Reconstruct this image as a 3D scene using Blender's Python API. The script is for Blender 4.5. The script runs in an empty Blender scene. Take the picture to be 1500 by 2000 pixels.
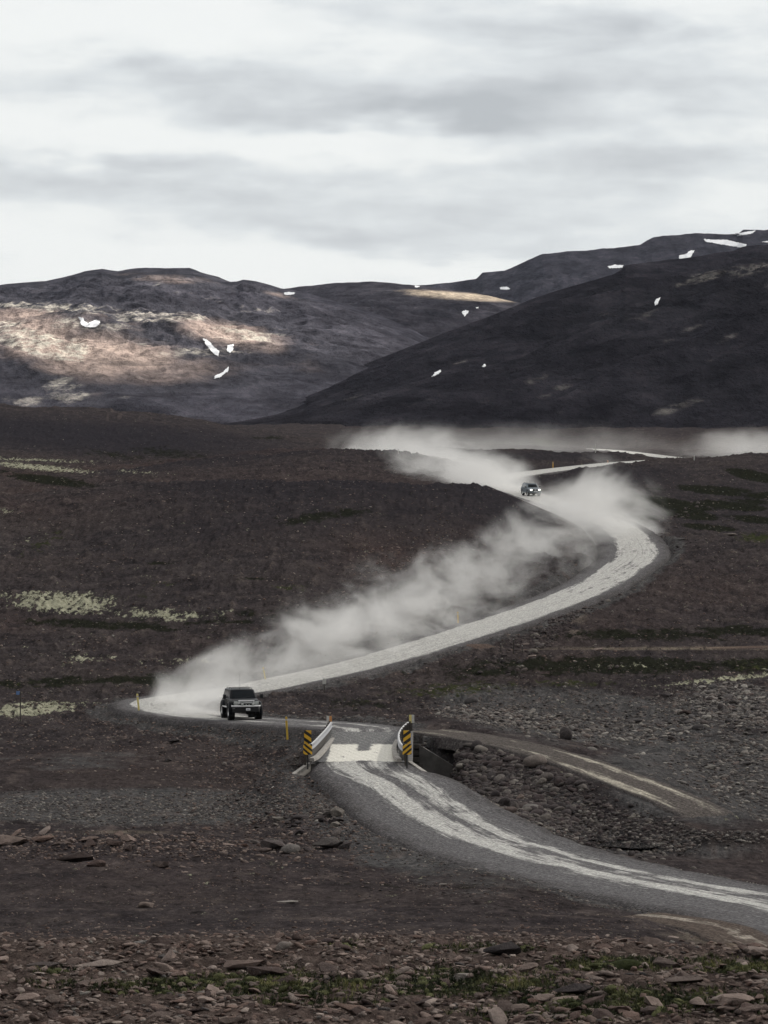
import bpy, bmesh, math, random
import numpy as np
from mathutils import Vector, Matrix, Euler
S = bpy.context.scene
COL = S.collection
rng = np.random.default_rng(7)
random.seed(7)

# ------------------------------------------------------------------ camera
FPX = 7000.0                      # focal length in pixels of the 1500 px wide photograph
CZ = 22.0                         # camera height above the bridge deck (z = 0)
PITCH = math.atan(240/FPX)
cam_d = bpy.data.cameras.new('camera')
cam = bpy.data.objects.new('camera', cam_d)
COL.objects.link(cam)
cam.location = (0, 0, CZ)
cam.rotation_euler = (math.pi/2 - PITCH, 0, 0)
cam_d.sensor_fit = 'HORIZONTAL'
cam_d.sensor_width = 24.0
cam_d.lens = 24.0*FPX/1500.0
cam_d.clip_start = 0.5
cam_d.clip_end = 60000
S.camera = cam

# ------------------------------------------------------------------ light and colour management
SUN_AZ = math.radians(62)         # where the sun stands, measured from +Y towards +X
SUN_EL = math.radians(36)
S.view_settings.view_transform = 'Standard'
S.view_settings.look = 'None'
S.view_settings.exposure = 0.0
S.view_settings.gamma = 1.0
S.view_settings.use_curve_mapping = False
sun_d = bpy.data.lights.new('sun', 'SUN')
sun = bpy.data.objects.new('sun', sun_d)
COL.objects.link(sun)
sun_d.energy = 5.0
sun_d.angle = math.radians(1.5)
sun_d.color = (1.0, 0.95, 0.87)
sdir = Vector((math.sin(SUN_AZ)*math.cos(SUN_EL), math.cos(SUN_AZ)*math.cos(SUN_EL), math.sin(SUN_EL)))
sun.rotation_euler = sdir.to_track_quat('Z', 'Y').to_euler()
sun.location = (-200, -300, 600)
S.cycles.max_bounces = 8
S.cycles.transparent_max_bounces = 16
S.cycles.volume_bounces = 2
S.cycles.volume_step_rate = 1.0
S.cycles.volume_max_steps = 256

# node helper
class NT:
    def __init__(self, tree):
        self.t = tree; self.n = tree.nodes; self.l = tree.links
    def new(self, typ, **kw):
        nd = self.n.new(typ)
        for k, v in kw.items(): setattr(nd, k, v)
        return nd
    def put(self, sock, val):
        if isinstance(val, bpy.types.NodeSocket): self.l.new(val, sock)
        elif val is not None:
            try: sock.default_value = val
            except Exception:
                sock.default_value = tuple(val) + (1.0,)
    def math(self, op, a, b=None, c=None, clamp=False):
        nd = self.new('ShaderNodeMath', operation=op, use_clamp=clamp)
        self.put(nd.inputs[0], a)
        if b is not None: self.put(nd.inputs[1], b)
        if c is not None: self.put(nd.inputs[2], c)
        return nd.outputs[0]
    def mix(self, f, a, b, blend='MIX'):
        nd = self.new('ShaderNodeMix', data_type='RGBA', blend_type=blend)
        nd.clamp_factor = True
        self.put(nd.inputs[0], f); self.put(nd.inputs[6], a); self.put(nd.inputs[7], b)
        return nd.outputs[2]
    def noise(self, vec, scale, detail=4, rough=0.55, dist=0.0, lac=2.0):
        nd = self.new('ShaderNodeTexNoise')
        if vec is not None: self.l.new(vec, nd.inputs['Vector'])
        nd.inputs['Scale'].default_value = scale; nd.inputs['Detail'].default_value = detail
        nd.inputs['Roughness'].default_value = rough; nd.inputs['Distortion'].default_value = dist
        return nd.outputs['Fac']
    def voro(self, vec, scale, feature='F1', out='Distance', rand=1.0):
        nd = self.new('ShaderNodeTexVoronoi', feature=feature)
        if vec is not None: self.l.new(vec, nd.inputs['Vector'])
        nd.inputs['Scale'].default_value = scale; nd.inputs['Randomness'].default_value = rand
        return nd.outputs[out]
    def ramp(self, fac, stops, interp='LINEAR'):
        nd = self.new('ShaderNodeValToRGB')
        cr = nd.color_ramp; cr.interpolation = interp
        while len(cr.elements) < len(stops): cr.elements.new(0.5)
        for e, (p, c) in zip(cr.elements, stops):
            e.position = p
            e.color = (c, c, c, 1) if isinstance(c, (int, float)) else tuple(c) + (1,)
        self.put(nd.inputs[0], fac)
        return nd.outputs[0]
    def sstep(self, v, a, b, to0=0.0, to1=1.0):
        nd = self.new('ShaderNodeMapRange', interpolation_type='SMOOTHSTEP')
        self.put(nd.inputs[0], v); nd.inputs[1].default_value = a; nd.inputs[2].default_value = b
        nd.inputs[3].default_value = to0; nd.inputs[4].default_value = to1
        return nd.outputs[0]
    def mapping(self, vec, scale=(1, 1, 1), rot=(0, 0, 0), loc=(0, 0, 0)):
        nd = self.new('ShaderNodeMapping')
        self.l.new(vec, nd.inputs[0]); nd.inputs[1].default_value = loc
        nd.inputs[2].default_value = rot; nd.inputs[3].default_value = scale
        return nd.outputs[0]
    def attr(self, name, out='Fac'):
        return self.new('ShaderNodeAttribute', attribute_name=name).outputs[out]
    def bump(self, h, strength=1.0, dist=1.0, normal=None):
        nd = self.new('ShaderNodeBump'); nd.inputs['Strength'].default_value = strength
        nd.inputs['Distance'].default_value = dist; self.l.new(h, nd.inputs['Height'])
        if normal is not None: self.l.new(normal, nd.inputs['Normal'])
        return nd.outputs[0]

# ------------------------------------------------------------------ sky (world)
W = bpy.data.worlds.new('World'); S.world = W; W.use_nodes = True
w = NT(W.node_tree); w.n.clear()
sky = w.new('ShaderNodeTexSky'); sky.sky_type = 'NISHITA'; sky.sun_disc = False
sky.sun_elevation = SUN_EL; sky.sun_rotation = SUN_AZ
sky.altitude = 600; sky.dust_density = 1.0
skyc = w.mix(1.0, sky.outputs[0], (0.10, 0.10, 0.10), 'MULTIPLY')
geo = w.new('ShaderNodeTexCoord').outputs['Generated']
sep = w.new('ShaderNodeSeparateXYZ'); w.l.new(geo, sep.inputs[0])
# cloud layer seen as bearing and height above the horizon
az = w.math('ARCTAN2', sep.outputs[0], sep.outputs[1])
el = w.math('ARCSINE', sep.outputs[2])
cmb = w.new('ShaderNodeCombineXYZ'); w.l.new(az, cmb.inputs[0]); w.l.new(el, cmb.inputs[1])
P0 = cmb.outputs[0]
def cl_noise(sx, sy, det, ro, loc, dist=0.0):
    return w.noise(w.mapping(P0, scale=(sx, sy, 1), loc=loc), 1.0, det, ro, dist)
big = cl_noise(12, 60, 4, 0.45, (3.1, 1.7, 0.0), 0.35)
mid = cl_noise(30, 120, 6, 0.5, (0.4, 5.2, 2.0), 0.25)
wisp = cl_noise(70, 150, 8, 0.6, (7.4, 2.2, 5.0), 0.2)
warp = w.math('MULTIPLY', w.math('SUBTRACT', cl_noise(22, 60, 3, 0.5, (9, 3, 1)), 0.5), 0.026)
warpx = w.math('MULTIPLY', w.math('SUBTRACT', cl_noise(18, 50, 3, 0.5, (2, 8, 4)), 0.5), 0.080)
elw = w.math('ADD', el, warp); azw = w.math('ADD', az, warpx)
def blob(u, v, ru, rv, amp, tilt=0.0):
    """a soft cloud mass at a fixed bearing (photo pixel units turned to radians)"""
    a0 = (u-750)/FPX; e0 = (760-v)/FPX
    dx = w.math('DIVIDE', w.math('SUBTRACT', azw, a0), ru/FPX)
    ey = w.math('SUBTRACT', elw, e0)
    if tilt: ey = w.math('ADD', ey, w.math('MULTIPLY', w.math('SUBTRACT', azw, a0), tilt))
    dy = w.math('DIVIDE', ey, rv/FPX)
    r2 = w.math('ADD', w.math('MULTIPLY', dx, dx), w.math('MULTIPLY', dy, dy))
    return w.math('MULTIPLY', w.math('POWER', 2.718, w.math('MULTIPLY', r2, -1.0)), amp)
acc = None
for b in [(640, 190, 420, 55, 0.50, 0.10), (1050, 175, 330, 60, 0.55, -0.10), (880, 235, 260, 34, 0.5, 0.0),
          (150, 150, 330, 45, 0.28, 0.0), (120, 335, 260, 48, 0.55, 0.0), (560, 335, 260, 26, 0.30, 0.0),
          (600, 470, 230, 36, 0.5, 0.15), (380, 395, 300, 40, 0.25, 0.0), (1330, 330, 330, 85, 0.34, 0.0), (950, 420, 300, 70, 0.30, 0.0),
          (1150, 60, 380, 40, 0.45, 0.1), (1420, 190, 220, 30, 0.30, 0.0), (700, 40, 120, 60, 0.25, 0.0),
          (1100, 300, 300, 40, 0.22, 0), (980, 480, 500, 26, 0.18, 0),
          (250, 60, 420, 75, -0.45, 0), (300, 275, 420, 30, -0.40, 0), (720, 290, 420, 26, -0.30, 0), (830, 515, 190, 34, -0.60, 0), (120, 440, 250, 60, -0.35, 0.0), (250, 520, 420, 30, -0.30, 0),
          (1330, 60, 90, 45, -0.25, 0.0), (1250, 480, 250, 40, -0.15, 0)]:
    g = blob(*b[:4], b[4]*1.22, b[5]); acc = g if acc is None else w.math('ADD', acc, g)
gray = w.math('ADD', w.math('ADD', acc, w.math('MULTIPLY', w.math('SUBTRACT', big, 0.5), 1.0)),
              w.math('ADD', w.math('MULTIPLY', w.math('SUBTRACT', mid, 0.5), 1.15), w.math('MULTIPLY', w.math('SUBTRACT', wisp, 0.5), 0.5)))
gray = w.math('MULTIPLY_ADD', gray, 0.64, 0.24)
cc = w.ramp(gray, [(0.0, (0.86, 0.87, 0.855)), (0.22, (0.82, 0.835, 0.825)), (0.44, (0.70, 0.725, 0.735)), (0.68, (0.585, 0.605, 0.622)), (1.0, (0.47, 0.49, 0.51))])
cc = w.mix(1.0, cc, (1.09, 1.095, 1.10), 'MULTIPLY')
skym = w.mix(0.94, skyc, cc)
# the cloud cover is thicker towards the zenith
dim = w.sstep(sep.outputs[2], 0.15, 0.7, 1.0, 0.72)
# the cloud glows around the hidden sun
vm = w.new('ShaderNodeVectorMath', operation='DOT_PRODUCT'); w.l.new(geo, vm.inputs[0]); vm.inputs[1].default_value = tuple(sdir)
glow = w.math('POWER', w.math('MAXIMUM', vm.outputs['Value'], 0.0), 5.0)
glow = w.math('MULTIPLY', glow, w.sstep(sep.outputs[2], 0.13, 0.35))
dim = w.math('ADD', dim, w.math('MULTIPLY', glow, 1.4))
# heavier cloud behind the viewer, lighter cloud ahead
dim = w.math('MULTIPLY', dim, w.sstep(sep.outputs[1], -0.5, 0.4, 0.25, 1.0))
bg = w.new('ShaderNodeBackground'); w.l.new(skym, bg.inputs[0]); w.put(bg.inputs[1], dim)
wo = w.new('ShaderNodeOutputWorld'); w.l.new(bg.outputs[0], wo.inputs[0])

# ------------------------------------------------------------------ helpers
def tag(o, label=None, cat=None, group=None, kind=None):
    if label: o['label'] = label
    if cat: o['category'] = cat
    if group: o['group'] = group
    if kind: o['kind'] = kind
    return o
def unproj(u, v, Y):
    """point seen at photo pixel (u, v) at forward distance Y"""
    x = (u-750.0)/FPX; y = -(v-1000.0)/FPX
    c, s = math.cos(PITCH), math.sin(PITCH)
    dx, dy, dz = x, c + y*s, -s + y*c
    return (dx/dy*Y, Y, CZ + dz/dy*Y)
def unproj_np(u, v, Y):
    x = (np.asarray(u, float)-750.0)/FPX; y = -(np.asarray(v, float)-1000.0)/FPX
    c, s = math.cos(PITCH), math.sin(PITCH)
    dy = c + y*s
    return x/dy*Y, np.asarray(Y, float)+0*x, CZ + (-s + y*c)/dy*Y
def proj(X, Y, Z):
    c, s = math.cos(PITCH), math.sin(PITCH)
    Zr = Z - CZ
    d = Y*c - Zr*s; up = Y*s + Zr*c
    return 750 + FPX*X/d, 1000 - FPX*up/d
def h2(ix, iy, seed):
    n = (ix.astype(np.int64)*374761393 + iy.astype(np.int64)*668265263 + seed*1442695041) & 0xffffffff
    n = ((n ^ (n >> 13))*1274126177) & 0xffffffff
    return ((n ^ (n >> 16)) & 0xffffff)/float(0xffffff)
def vnoise(x, y, seed=0):
    """gradient noise, about -0.7..0.7"""
    ix = np.floor(x); iy = np.floor(y); fx = x-ix; fy = y-iy
    ux = fx*fx*fx*(fx*(fx*6-15)+10); uy = fy*fy*fy*(fy*(fy*6-15)+10)
    def g(a, b):
        t = h2(ix+a, iy+b, seed)*2*math.pi
        return np.cos(t)*(fx-a) + np.sin(t)*(fy-b)
    a = g(0, 0); b = g(1, 0); c = g(0, 1); d = g(1, 1)
    return a + (b-a)*ux + (c-a)*uy + (a-b-c+d)*ux*uy
def fbm(x, y, oct=4, seed=0, gain=0.5, lac=2.03):
    r = 0*x; a = 1.0
    for i in range(oct):
        r = r + a*vnoise(x, y, seed+i*17); x = x*lac+3.7; y = y*lac+1.3; a *= gain
    return r
def ridged(x, y, oct=4, seed=0, gain=0.5):
    r = 0*x; a = 1.0
    for i in range(oct):
        r = r + a*(1-2.2*np.abs(vnoise(x, y, seed+i*17))); x = x*2.03+3.7; y = y*2.03+1.3; a *= gain
    return r
def sm(x, a, b):
    t = np.clip((x-a)/(b-a), 0, 1); return t*t*(3-2*t)
def mesh_np(name, co, faces, mat=None, smooth=True, attrs=None, parent=None, uv=None):
    """one mesh object from numpy arrays; faces is (n, 3) or (n, 4)"""
    me = bpy.data.meshes.new(name)
    n = len(co); f = len(faces); k = faces.shape[1]
    me.vertices.add(n); me.vertices.foreach_set('co', np.ascontiguousarray(co, dtype=np.float32).ravel())
    me.loops.add(f*k); me.loops.foreach_set('vertex_index', np.ascontiguousarray(faces, dtype=np.int32).ravel())
    me.polygons.add(f); me.polygons.foreach_set('loop_start', np.arange(0, f*k, k, dtype=np.int32))
    me.update(calc_edges=True)
    if smooth: me.polygons.foreach_set('use_smooth', np.ones(f, dtype=bool))
    for an, av in (attrs or {}).items():
        if av.ndim == 1:
            at = me.attributes.new(an, 'FLOAT', 'POINT'); at.data.foreach_set('value', av.astype(np.float32))
        else:
            at = me.attributes.new(an, 'FLOAT_COLOR', 'POINT')
            c4 = np.ones((n, 4), np.float32); c4[:, :av.shape[1]] = av; at.data.foreach_set('color', c4.ravel())
    if mat: me.materials.append(mat)
    me.update()
    o = bpy.data.objects.new(name, me); COL.objects.link(o)
    if parent is not None: o.parent = parent
    return o
def grid_faces(nr, nc):
    i = np.arange((nr-1)*(nc-1)); r = i//(nc-1); c = i % (nc-1); a = r*nc+c
    return np.stack([a, a+1, a+1+nc, a+nc], 1)
MATS = {}
def pmat(name, color, rough=0.8, metal=0.0, var=0.15, nscale=8.0, bump=0.0, spec=0.4, coat=0.0, emit=None):
    """simple procedural material: base colour broken up with noise"""
    if name in MATS: return MATS[name]
    m = bpy.data.materials.new(name); m.use_nodes = True
    t = NT(m.node_tree); bs = t.n['Principled BSDF']
    oc = t.new('ShaderNodeTexCoord').outputs['Object']
    nz = t.noise(oc, nscale, 5, 0.6)
    lo = tuple(c*(1-var) for c in color); hi = tuple(min(1, c*(1+var)) for c in color)
    t.l.new(t.ramp(nz, [(0.3, lo), (0.7, hi)]), bs.inputs['Base Color'])
    bs.inputs['Roughness'].default_value = rough; bs.inputs['Metallic'].default_value = metal
    bs.inputs['Specular IOR Level'].default_value = spec
    bs.inputs['Coat Weight'].default_value = coat
    if emit:
        bs.inputs['Emission Color'].default_value = tuple(emit[0])+(1,); bs.inputs['Emission Strength'].default_value = emit[1]
    if bump: t.l.new(t.bump(nz, bump, 0.05), bs.inputs['Normal'])
    MATS[name] = m
    return m
# ------------------------------------------------------------------ road centre line (photo pixel, distance)
ROAD = [(2300,1950,115),(2050,1898,125),(1800,1845,138),(1640,1808,147),(1500,1771,156),(1300,1734,165.5),(1100,1689,176),(960,1647,185.5),(850,1590,196),(775,1535,205),(706,1486,212),
        (718,1427,231.6),(690,1421,237),(640,1416,243),(560,1411,250),(470,1406,257),(390,1397,264),(330,1386,271),(305,1377,278),(325,1367,285),
        (400,1357,291.5),(520,1337,300),(750,1284,325),(1000,1205,360),(1140,1152,384),(1205,1113,406),(1240,1078,430),(1205,1032,460),(1110,993,490),(1035,969,520),
        (985,951,565),(960,941,610),(985,932,650),(1080,918,720),(1200,905,800),(1290,898.5,880),(1315,895,960),(1290,891.5,1060),(1235,884.5,1180),(1175,878.5,1290),(1100,876,1360),(950,876,1420),(700,874,1500)]
def catmull(P, n=14):
    P = np.asarray(P, float); out = []
    for i in range(len(P)-1):
        p0 = P[max(i-1, 0)]; p1 = P[i]; p2 = P[i+1]; p3 = P[min(i+2, len(P)-1)]
        for k in range(n):
            t = k/n
            out.append(0.5*((2*p1)+(-p0+p2)*t+(2*p0-5*p1+4*p2-p3)*t*t+(-p0+3*p1-3*p2+p3)*t**3))
    out.append(P[-1]); return np.array(out)
def resample(C, step):
    d = np.r_[0, np.cumsum(np.linalg.norm(np.diff(C[:, :2], axis=0), axis=1))]
    s = np.arange(0, d[-1], step)
    return np.stack([np.interp(s, d, C[:, k]) for k in range(3)], 1), s
R3 = np.array([unproj(*p) for p in ROAD])
RC, RS = resample(catmull(R3), 0.8)
zk = np.ones(15)/15
RC[:, 2] = np.convolve(np.pad(RC[:, 2], 7, mode='edge'), zk, 'valid')
RT = np.gradient(RC[:, :2], axis=0); RT /= np.linalg.norm(RT, axis=1)[:, None]
RN = np.stack([RT[:, 1], -RT[:, 0]], 1)          # to the right of travel (away from the viewer)
def road_hw(Y):                                    # half width of the gravel surface
    return np.interp(Y, [120, 195, 207, 212, 232, 240, 300, 380, 440, 520, 700, 1500], [5.0, 4.6, 3.9, 2.6, 2.6, 3.4, 3.6, 3.9, 4.3, 3.8, 3.8, 6.0])
# bridge span on the centre line
iB0 = int(np.argmin(np.abs(RC[:, 1]-211.5))); iB1 = int(np.argmin(np.abs(RC[:, 1]-232.5)))

TRACK = [(800,1424,237),(850,1428,234),(930,1440,229.5),(1010,1456,225.5),(1100,1480,220),(1200,1515,213),(1300,1553,206.5),(1390,1594,201.5),(1430,1613,199.5)]
T3 = np.array([unproj(*p) for p in TRACK])
TC, TS = resample(catmull(T3), 0.6)
# brown track running to the right in the middle distance
TRACK2 = [(905,1252,338),(960,1268,333),(1050,1270,332),(1150,1269,332),(1300,1267,333),(1420,1265,334),(1550,1262,336),(1800,1258,340)]
T23 = np.array([unproj(*p) for p in TRACK2]); T2C, T2S = resample(catmull(T23), 1.0)
# pale sandy track low on the right
TRACK3 = [(1160,1780,153),(1230,1786,151.5),(1320,1797,149),(1400,1812,146),(1450,1835,141),(1500,1850,137),(1620,1870,131)]
T33 = np.array([unproj(*p) for p in TRACK3]); T3C, T3S = resample(catmull(T33), 0.8)

# ------------------------------------------------------------------ terrain control points
CTRL = []
def cp(*a): CTRL.extend(a)
for u in (-600,-150,300,750,1200,1650,2100):
    cp((u,4200,30),(u,2520,60),(u,2200,80),(u,2000,95),(u,1880,110))
cp((-600,1835,122),(-100,1832,122),(300,1832,122),(700,1830,121),(1000,1840,119),(1250,1862,115),(1500,1885,110),(2000,1900,107))
cp((-600,1812,140),(-100,1810,140),(300,1808,140),(700,1800,141),(1000,1790,143),(1250,1800,143),(1450,1840,138),(2000,1885,126))
cp((-600,1735,160),(0,1735,160),(300,1735,160),(600,1735,161),(850,1735,160),(1000,1740,158))
cp((-600,1668,180),(0,1665,180),(200,1655,181),(400,1650,182),(520,1660,180),(650,1690,174),(760,1710,170))
cp((-600,1625,198),(0,1618,198),(200,1620,197),(400,1618,197),(480,1612,200))
cp((-600,1560,214),(0,1560,214),(200,1560,214),(400,1560,214),(480,1545,217),(560,1530,218),(650,1552,218),(760,1565,220),(850,1585,214))
cp((-600,1480,240),(0,1480,240),(200,1480,240),(400,1470,243),(520,1450,243),(-600,1420,265),(0,1420,265),(200,1420,265),(100,1385,285),(-500,1385,285),(200,1352,300),
   (200,1300,322),(-500,1300,322),(450,1330,310),(100,1250,345),(-500,1250,345),(100,1180,375),(-500,1180,375),(100,1100,410),(-500,1100,410),(100,1040,445),(-500,1040,445))
cp((500,1300,322),(500,1235,342),(500,1150,372),(500,1070,400),(500,1000,435),(500,960,460),(300,1180,370),(300,1100,402),(300,1020,440))
cp((750,1240,345),(750,1180,367),(750,1100,397),(750,1020,430),(750,970,455),(620,1260,330))
cp((950,1150,382),(950,1080,412),(950,1010,442),(1050,1090,412),(1130,1062,432))
CRESTA = [(-600,985,490),(-150,982,490),(0,975,490),(150,957,490),(300,947,487),(400,943,486),(500,943,485),(600,943,483),(700,944,481),(780,947,479),(860,951,477),(940,957,474),(985,970,468),(1030,992,463),(1075,1015,457)]
cp(*CRESTA)
cp(*[(u,v-5+ (22 if u<960 else 4),Y+42) for u,v,Y in CRESTA[:11]])
cp((-600,935,600),(0,932,610),(150,926,640),(300,910,645),(400,900,650),(560,886,655),(660,881,660),(740,881,665),(820,893,650))
cp((-600,925,700),(0,922,700),(200,918,700),(400,905,720),(560,898,740),(740,897,750),(850,905,735))
cp((-600,893,820),(0,893,820),(200,889,830),(350,885,850))
cp((-600,798,1050),(-200,797,1050),(0,799,1050),(120,806,1050),(220,811,1050),(320,822,1040),(400,836,1020),(480,856,1000),(560,874,960))
cp((-600,835,950),(0,838,950),(200,846,950),(-600,820,1300),(0,822,1300),(200,826,1300),(400,842,1300))
cp((870,882,850),(960,884,850),(1080,888.5,860),(1180,893.5,875),(1010,899,800),(1120,898,840),(700,884,880),(600,880,900))
cp((870,893,960),(1000,893,960),(1120,895,980),(700,880,1000))
cp((1270,1048,475),(1350,1052,470),(1450,1060,465),(1550,1062,465),(2000,1062,465))
cp((1292,1058,440),(1350,1057,440),(1420,1058,437),(1500,1060,434),(1700,1062,430),(2100,1065,428))
cp((1330,1115,402),(1450,1115,402),(1700,1115,402),(1250,1180,374),(1400,1180,374),(1700,1180,374),(2100,1180,374),(1150,1250,342),(1400,1245,345),(1700,1245,345))
cp((1000,1305,314),(1200,1305,314),(1400,1303,314),(1700,1303,314),(870,1345,300),(720,1372,286),(1100,1345,296),(1300,1345,292),(1500,1340,292),(1700,1345,292))
cp((620,1398,264),(760,1398,262),(900,1392,266),(1100,1395,266),(1300,1395,264),(1450,1385,264),(1700,1390,264),(1000,1425,248),(1200,1450,243),(1350,1470,238),(1500,1480,234),(1700,1480,234))
cp((560,1514,209),(528,1540,207.5),(495,1558,207),(540,1500,214))
cp((1350,1540,219),(1480,1570,213),(1700,1570,215),(900,1500,222),(980,1528,218),(1080,1560,211),(1180,1600,205),(960,1580,205),(1060,1610,201),
   (1150,1642,201),(1240,1645,199.5),(1320,1640,201),(1420,1650,200),(1500,1655,200),(1700,1665,200),(1300,1672,192),(1420,1688,186))
cp((1300,1000,525),(1400,1003,525),(1500,1008,520),(1700,1008,520),(1300,950,620),(1400,942,640),(1500,945,640),(1700,945,640),(1380,905,770),(1500,903,765),(1700,903,765))
cp((1330,899,820),(1420,899,800),(1520,899,790),(1700,899,790),(2100,899,790))
cp((1400,902,960),(1550,902,960),(2000,902,960),(1180,970,545),(1170,935,640),(1250,920,720),(1250,985,540),(1130,955,580))
for u in (-600,-100,400,800,1200,1600,2100): cp((u,858,1450),(u,838,1900),(u,829,2700),(u,825,3600),(u,822.5,4600))
cp((600,862,1300),(800,875,1250),(1000,880,1200),(1420,885,1200),(1600,884,1200),(2000,884,1200),(650,852,1600))
C3 = np.array([unproj(*p) for p in CTRL])
# the road itself also carries the land
sub = RC[::14]; msk = (sub[:, 1] < 205) | (sub[:, 1] > 238)
C3 = np.vstack([C3, sub[msk]-np.array([0, 0, 0.25]), TC[::10]-np.array([0, 0, 0.08]), T2C[::20], T3C[::14]])
KA = 3.2
def feat(X, Y): return np.stack([X/Y*KA, np.log(Y)], -1)
def tps_fit(P, z, lam=2e-4):
    n = len(P); d = np.linalg.norm(P[:, None]-P[None], axis=2)
    K = np.where(d > 0, d*d*np.log(d+1e-12), 0) + lam*np.eye(n)*-1
    A = np.zeros((n+3, n+3)); A[:n, :n] = K; A[:n, n] = 1; A[:n, n+1:] = P; A[n, :n] = 1; A[n+1:, :n] = P.T
    return np.linalg.solve(A, np.r_[z, 0, 0, 0])
# normalise drop by distance so that near and far weigh alike
FP = feat(C3[:, 0], C3[:, 1]); FZ = (CZ - C3[:, 2])/C3[:, 1]
key = np.round(FP*400).astype(int); _, ui = np.unique(key, axis=0, return_index=True)
FP = FP[ui]; FZ = FZ[ui]
TW = tps_fit(FP, FZ, 1e-6)
def base_h(X, Y):
    Q = feat(X, Y).reshape(-1, 2); out = np.empty(len(Q))
    for i in range(0, len(Q), 20000):
        q = Q[i:i+20000]
        d2 = (q[:, None, 0]-FP[None, :, 0])**2 + (q[:, None, 1]-FP[None, :, 1])**2
        out[i:i+20000] = (0.5*d2*np.log(d2+1e-18)) @ TW[:-3] + TW[-3] + q @ TW[-2:]
    return (CZ - out*Y.ravel()).reshape(X.shape)

# terrain grid: columns are bearings, rows are distances
a_mid = np.linspace(-0.122, 0.122, 760)
a_l = -0.122 - np.geomspace(0.0004, 0.45, 60)[::-1]; a_r = 0.122 + np.geomspace(0.0004, 0.45, 60)
AX = np.r_[a_l, a_mid, a_r]
def rows():
    r = [np.geomspace(28, 88, 60, endpoint=False), np.geomspace(88, 340, 620, endpoint=False), np.geomspace(340, 1000, 420, endpoint=False), np.geomspace(1000, 9000, 240)]
    return np.concatenate(r)
YR = rows()
NC = len(AX); NR = len(YR)
GA, GY = np.meshgrid(AX, YR)
GX = GA*GY
# coarse TPS then bilinear upsample (the spline is smooth)
cy = np.unique(np.r_[YR[::4], YR[-1]]); ca = np.unique(np.r_[AX[::6], AX[-1]])
CA, CY = np.meshgrid(ca, cy); CH = base_h(CA*CY, CY)
def cubic1(xs, xp, M):                               # linear resample along axis 0
    i = np.clip(np.searchsorted(xp, xs)-1, 0, len(xp)-2); t = ((xs-xp[i])/(xp[i+1]-xp[i]))[:, None]
    return M[i]*(1-t)+M[i+1]*t
def upsample(M): return cubic1(AX, ca, cubic1(YR, cy, M).T).T
GZ = upsample(CH)
GU, GV = proj(GX, GY, GZ)

# natural relief
nr = sm(GY, 60, 200)*0+1
amp = np.interp(GY, [30, 90, 130, 200, 300, 500, 900, 2000], [0.35, 0.35, 0.18, 0.22, 0.35, 0.45, 0.8, 1.6])
GZ = GZ + np.interp(GY, [270, 340, 500, 900, 1100, 1400], [0, 0.5, 0.9, 1.6, 1.6, 0])*fbm(GX/26+3.3, GY/34, 3, 303)
GZ = GZ + amp*fbm(GX/14, GY/14, 4, 3) + 0.10*amp*fbm(GX/2.2, GY/2.6, 4, 11)
hum = fbm(GX/0.9, GY/1.1, 3, 5)
# hummocky moss and heath ground in the middle distance, broken ground in front
GZ = GZ + 0.20*np.clip(ridged(GX/0.9, GY/2.6, 3, 408)-.55, 0, 1)*sm(GY, 236, 260)*(1-sm(GY, 800, 1000))
HUM = np.clip(fbm(GX/1.6, GY/3.2, 4, 8)+.1, 0, 1)
GZ = GZ + (0.55*HUM+0.30*np.clip(fbm(GX/5, GY/9, 3, 28), 0, 1))*sm(GY, 240, 300)*(1-sm(GY, 900, 1400))
fgm = 1-sm(GY, 112, 126)
GZ = GZ + fgm*(0.24*np.clip(hum, -0.3, 1) + 0.30*np.clip(ridged(GX/3.5, GY/3.0, 3, 31)-0.6, 0, 1)) + 0.09*hum*(1-fgm)*(1-sm(GY, 240, 300))
bank = np.exp(-((GU-230)/330)**2)*np.exp(-((GV-1650)/30)**2)
GZ = GZ + bank*0.5*np.clip(fbm(GX/1.6, GY/1.8, 4, 77), -0.1, 1)
# long gullies and hollows on the far plain
far = sm(GY, 950, 1300)*(1-sm(GY, 3500, 4500))
GZ = GZ + far*(2.2*ridged(GX/160, GY/420, 3, 41)-2.0)

def seg_info(C, X, Y, Z0, maxd):
    """nearest centre-line sample for grid points near the line: distance, signed side, index"""
    best = np.full(X.shape, 1e9); idx = np.zeros(X.shape, int)
    for k in range(0, len(C), 4):
        x, y = C[k, 0], C[k, 1]
        r0 = np.searchsorted(YR, y-maxd); r1 = np.searchsorted(YR, y+maxd)
        lo = (x-maxd)/max(y-maxd, 20) if x-maxd < 0 else (x-maxd)/(y+maxd)
        hi = (x+maxd)/max(y-maxd, 20) if x+maxd > 0 else (x+maxd)/(y+maxd)
        c0 = max(np.searchsorted(AX, lo)-1, 0); c1 = min(np.searchsorted(AX, hi)+1, NC)
        if r1 <= r0 or c1 <= c0: continue
        sx = X[r0:r1, c0:c1]; sy = Y[r0:r1, c0:c1]
        d = np.hypot(sx-x, sy-y); b = best[r0:r1, c0:c1]; m = d < b
        b[m] = d[m]; idx[r0:r1, c0:c1][m] = k
    # refine between samples
    n = len(C)
    for off in (-3, -2, -1, 1, 2, 3):
        k = np.clip(idx+off, 0, n-1); m0 = best < 1e8
        d = np.where(m0, np.hypot(X-C[k, 0], Y-C[k, 1]), 1e9)
        if off == -3: nb = best.copy(); ni = idx.copy()
        m = d < nb; nb[m] = d[m]; ni[m] = k[m]
    return nb, ni
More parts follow.
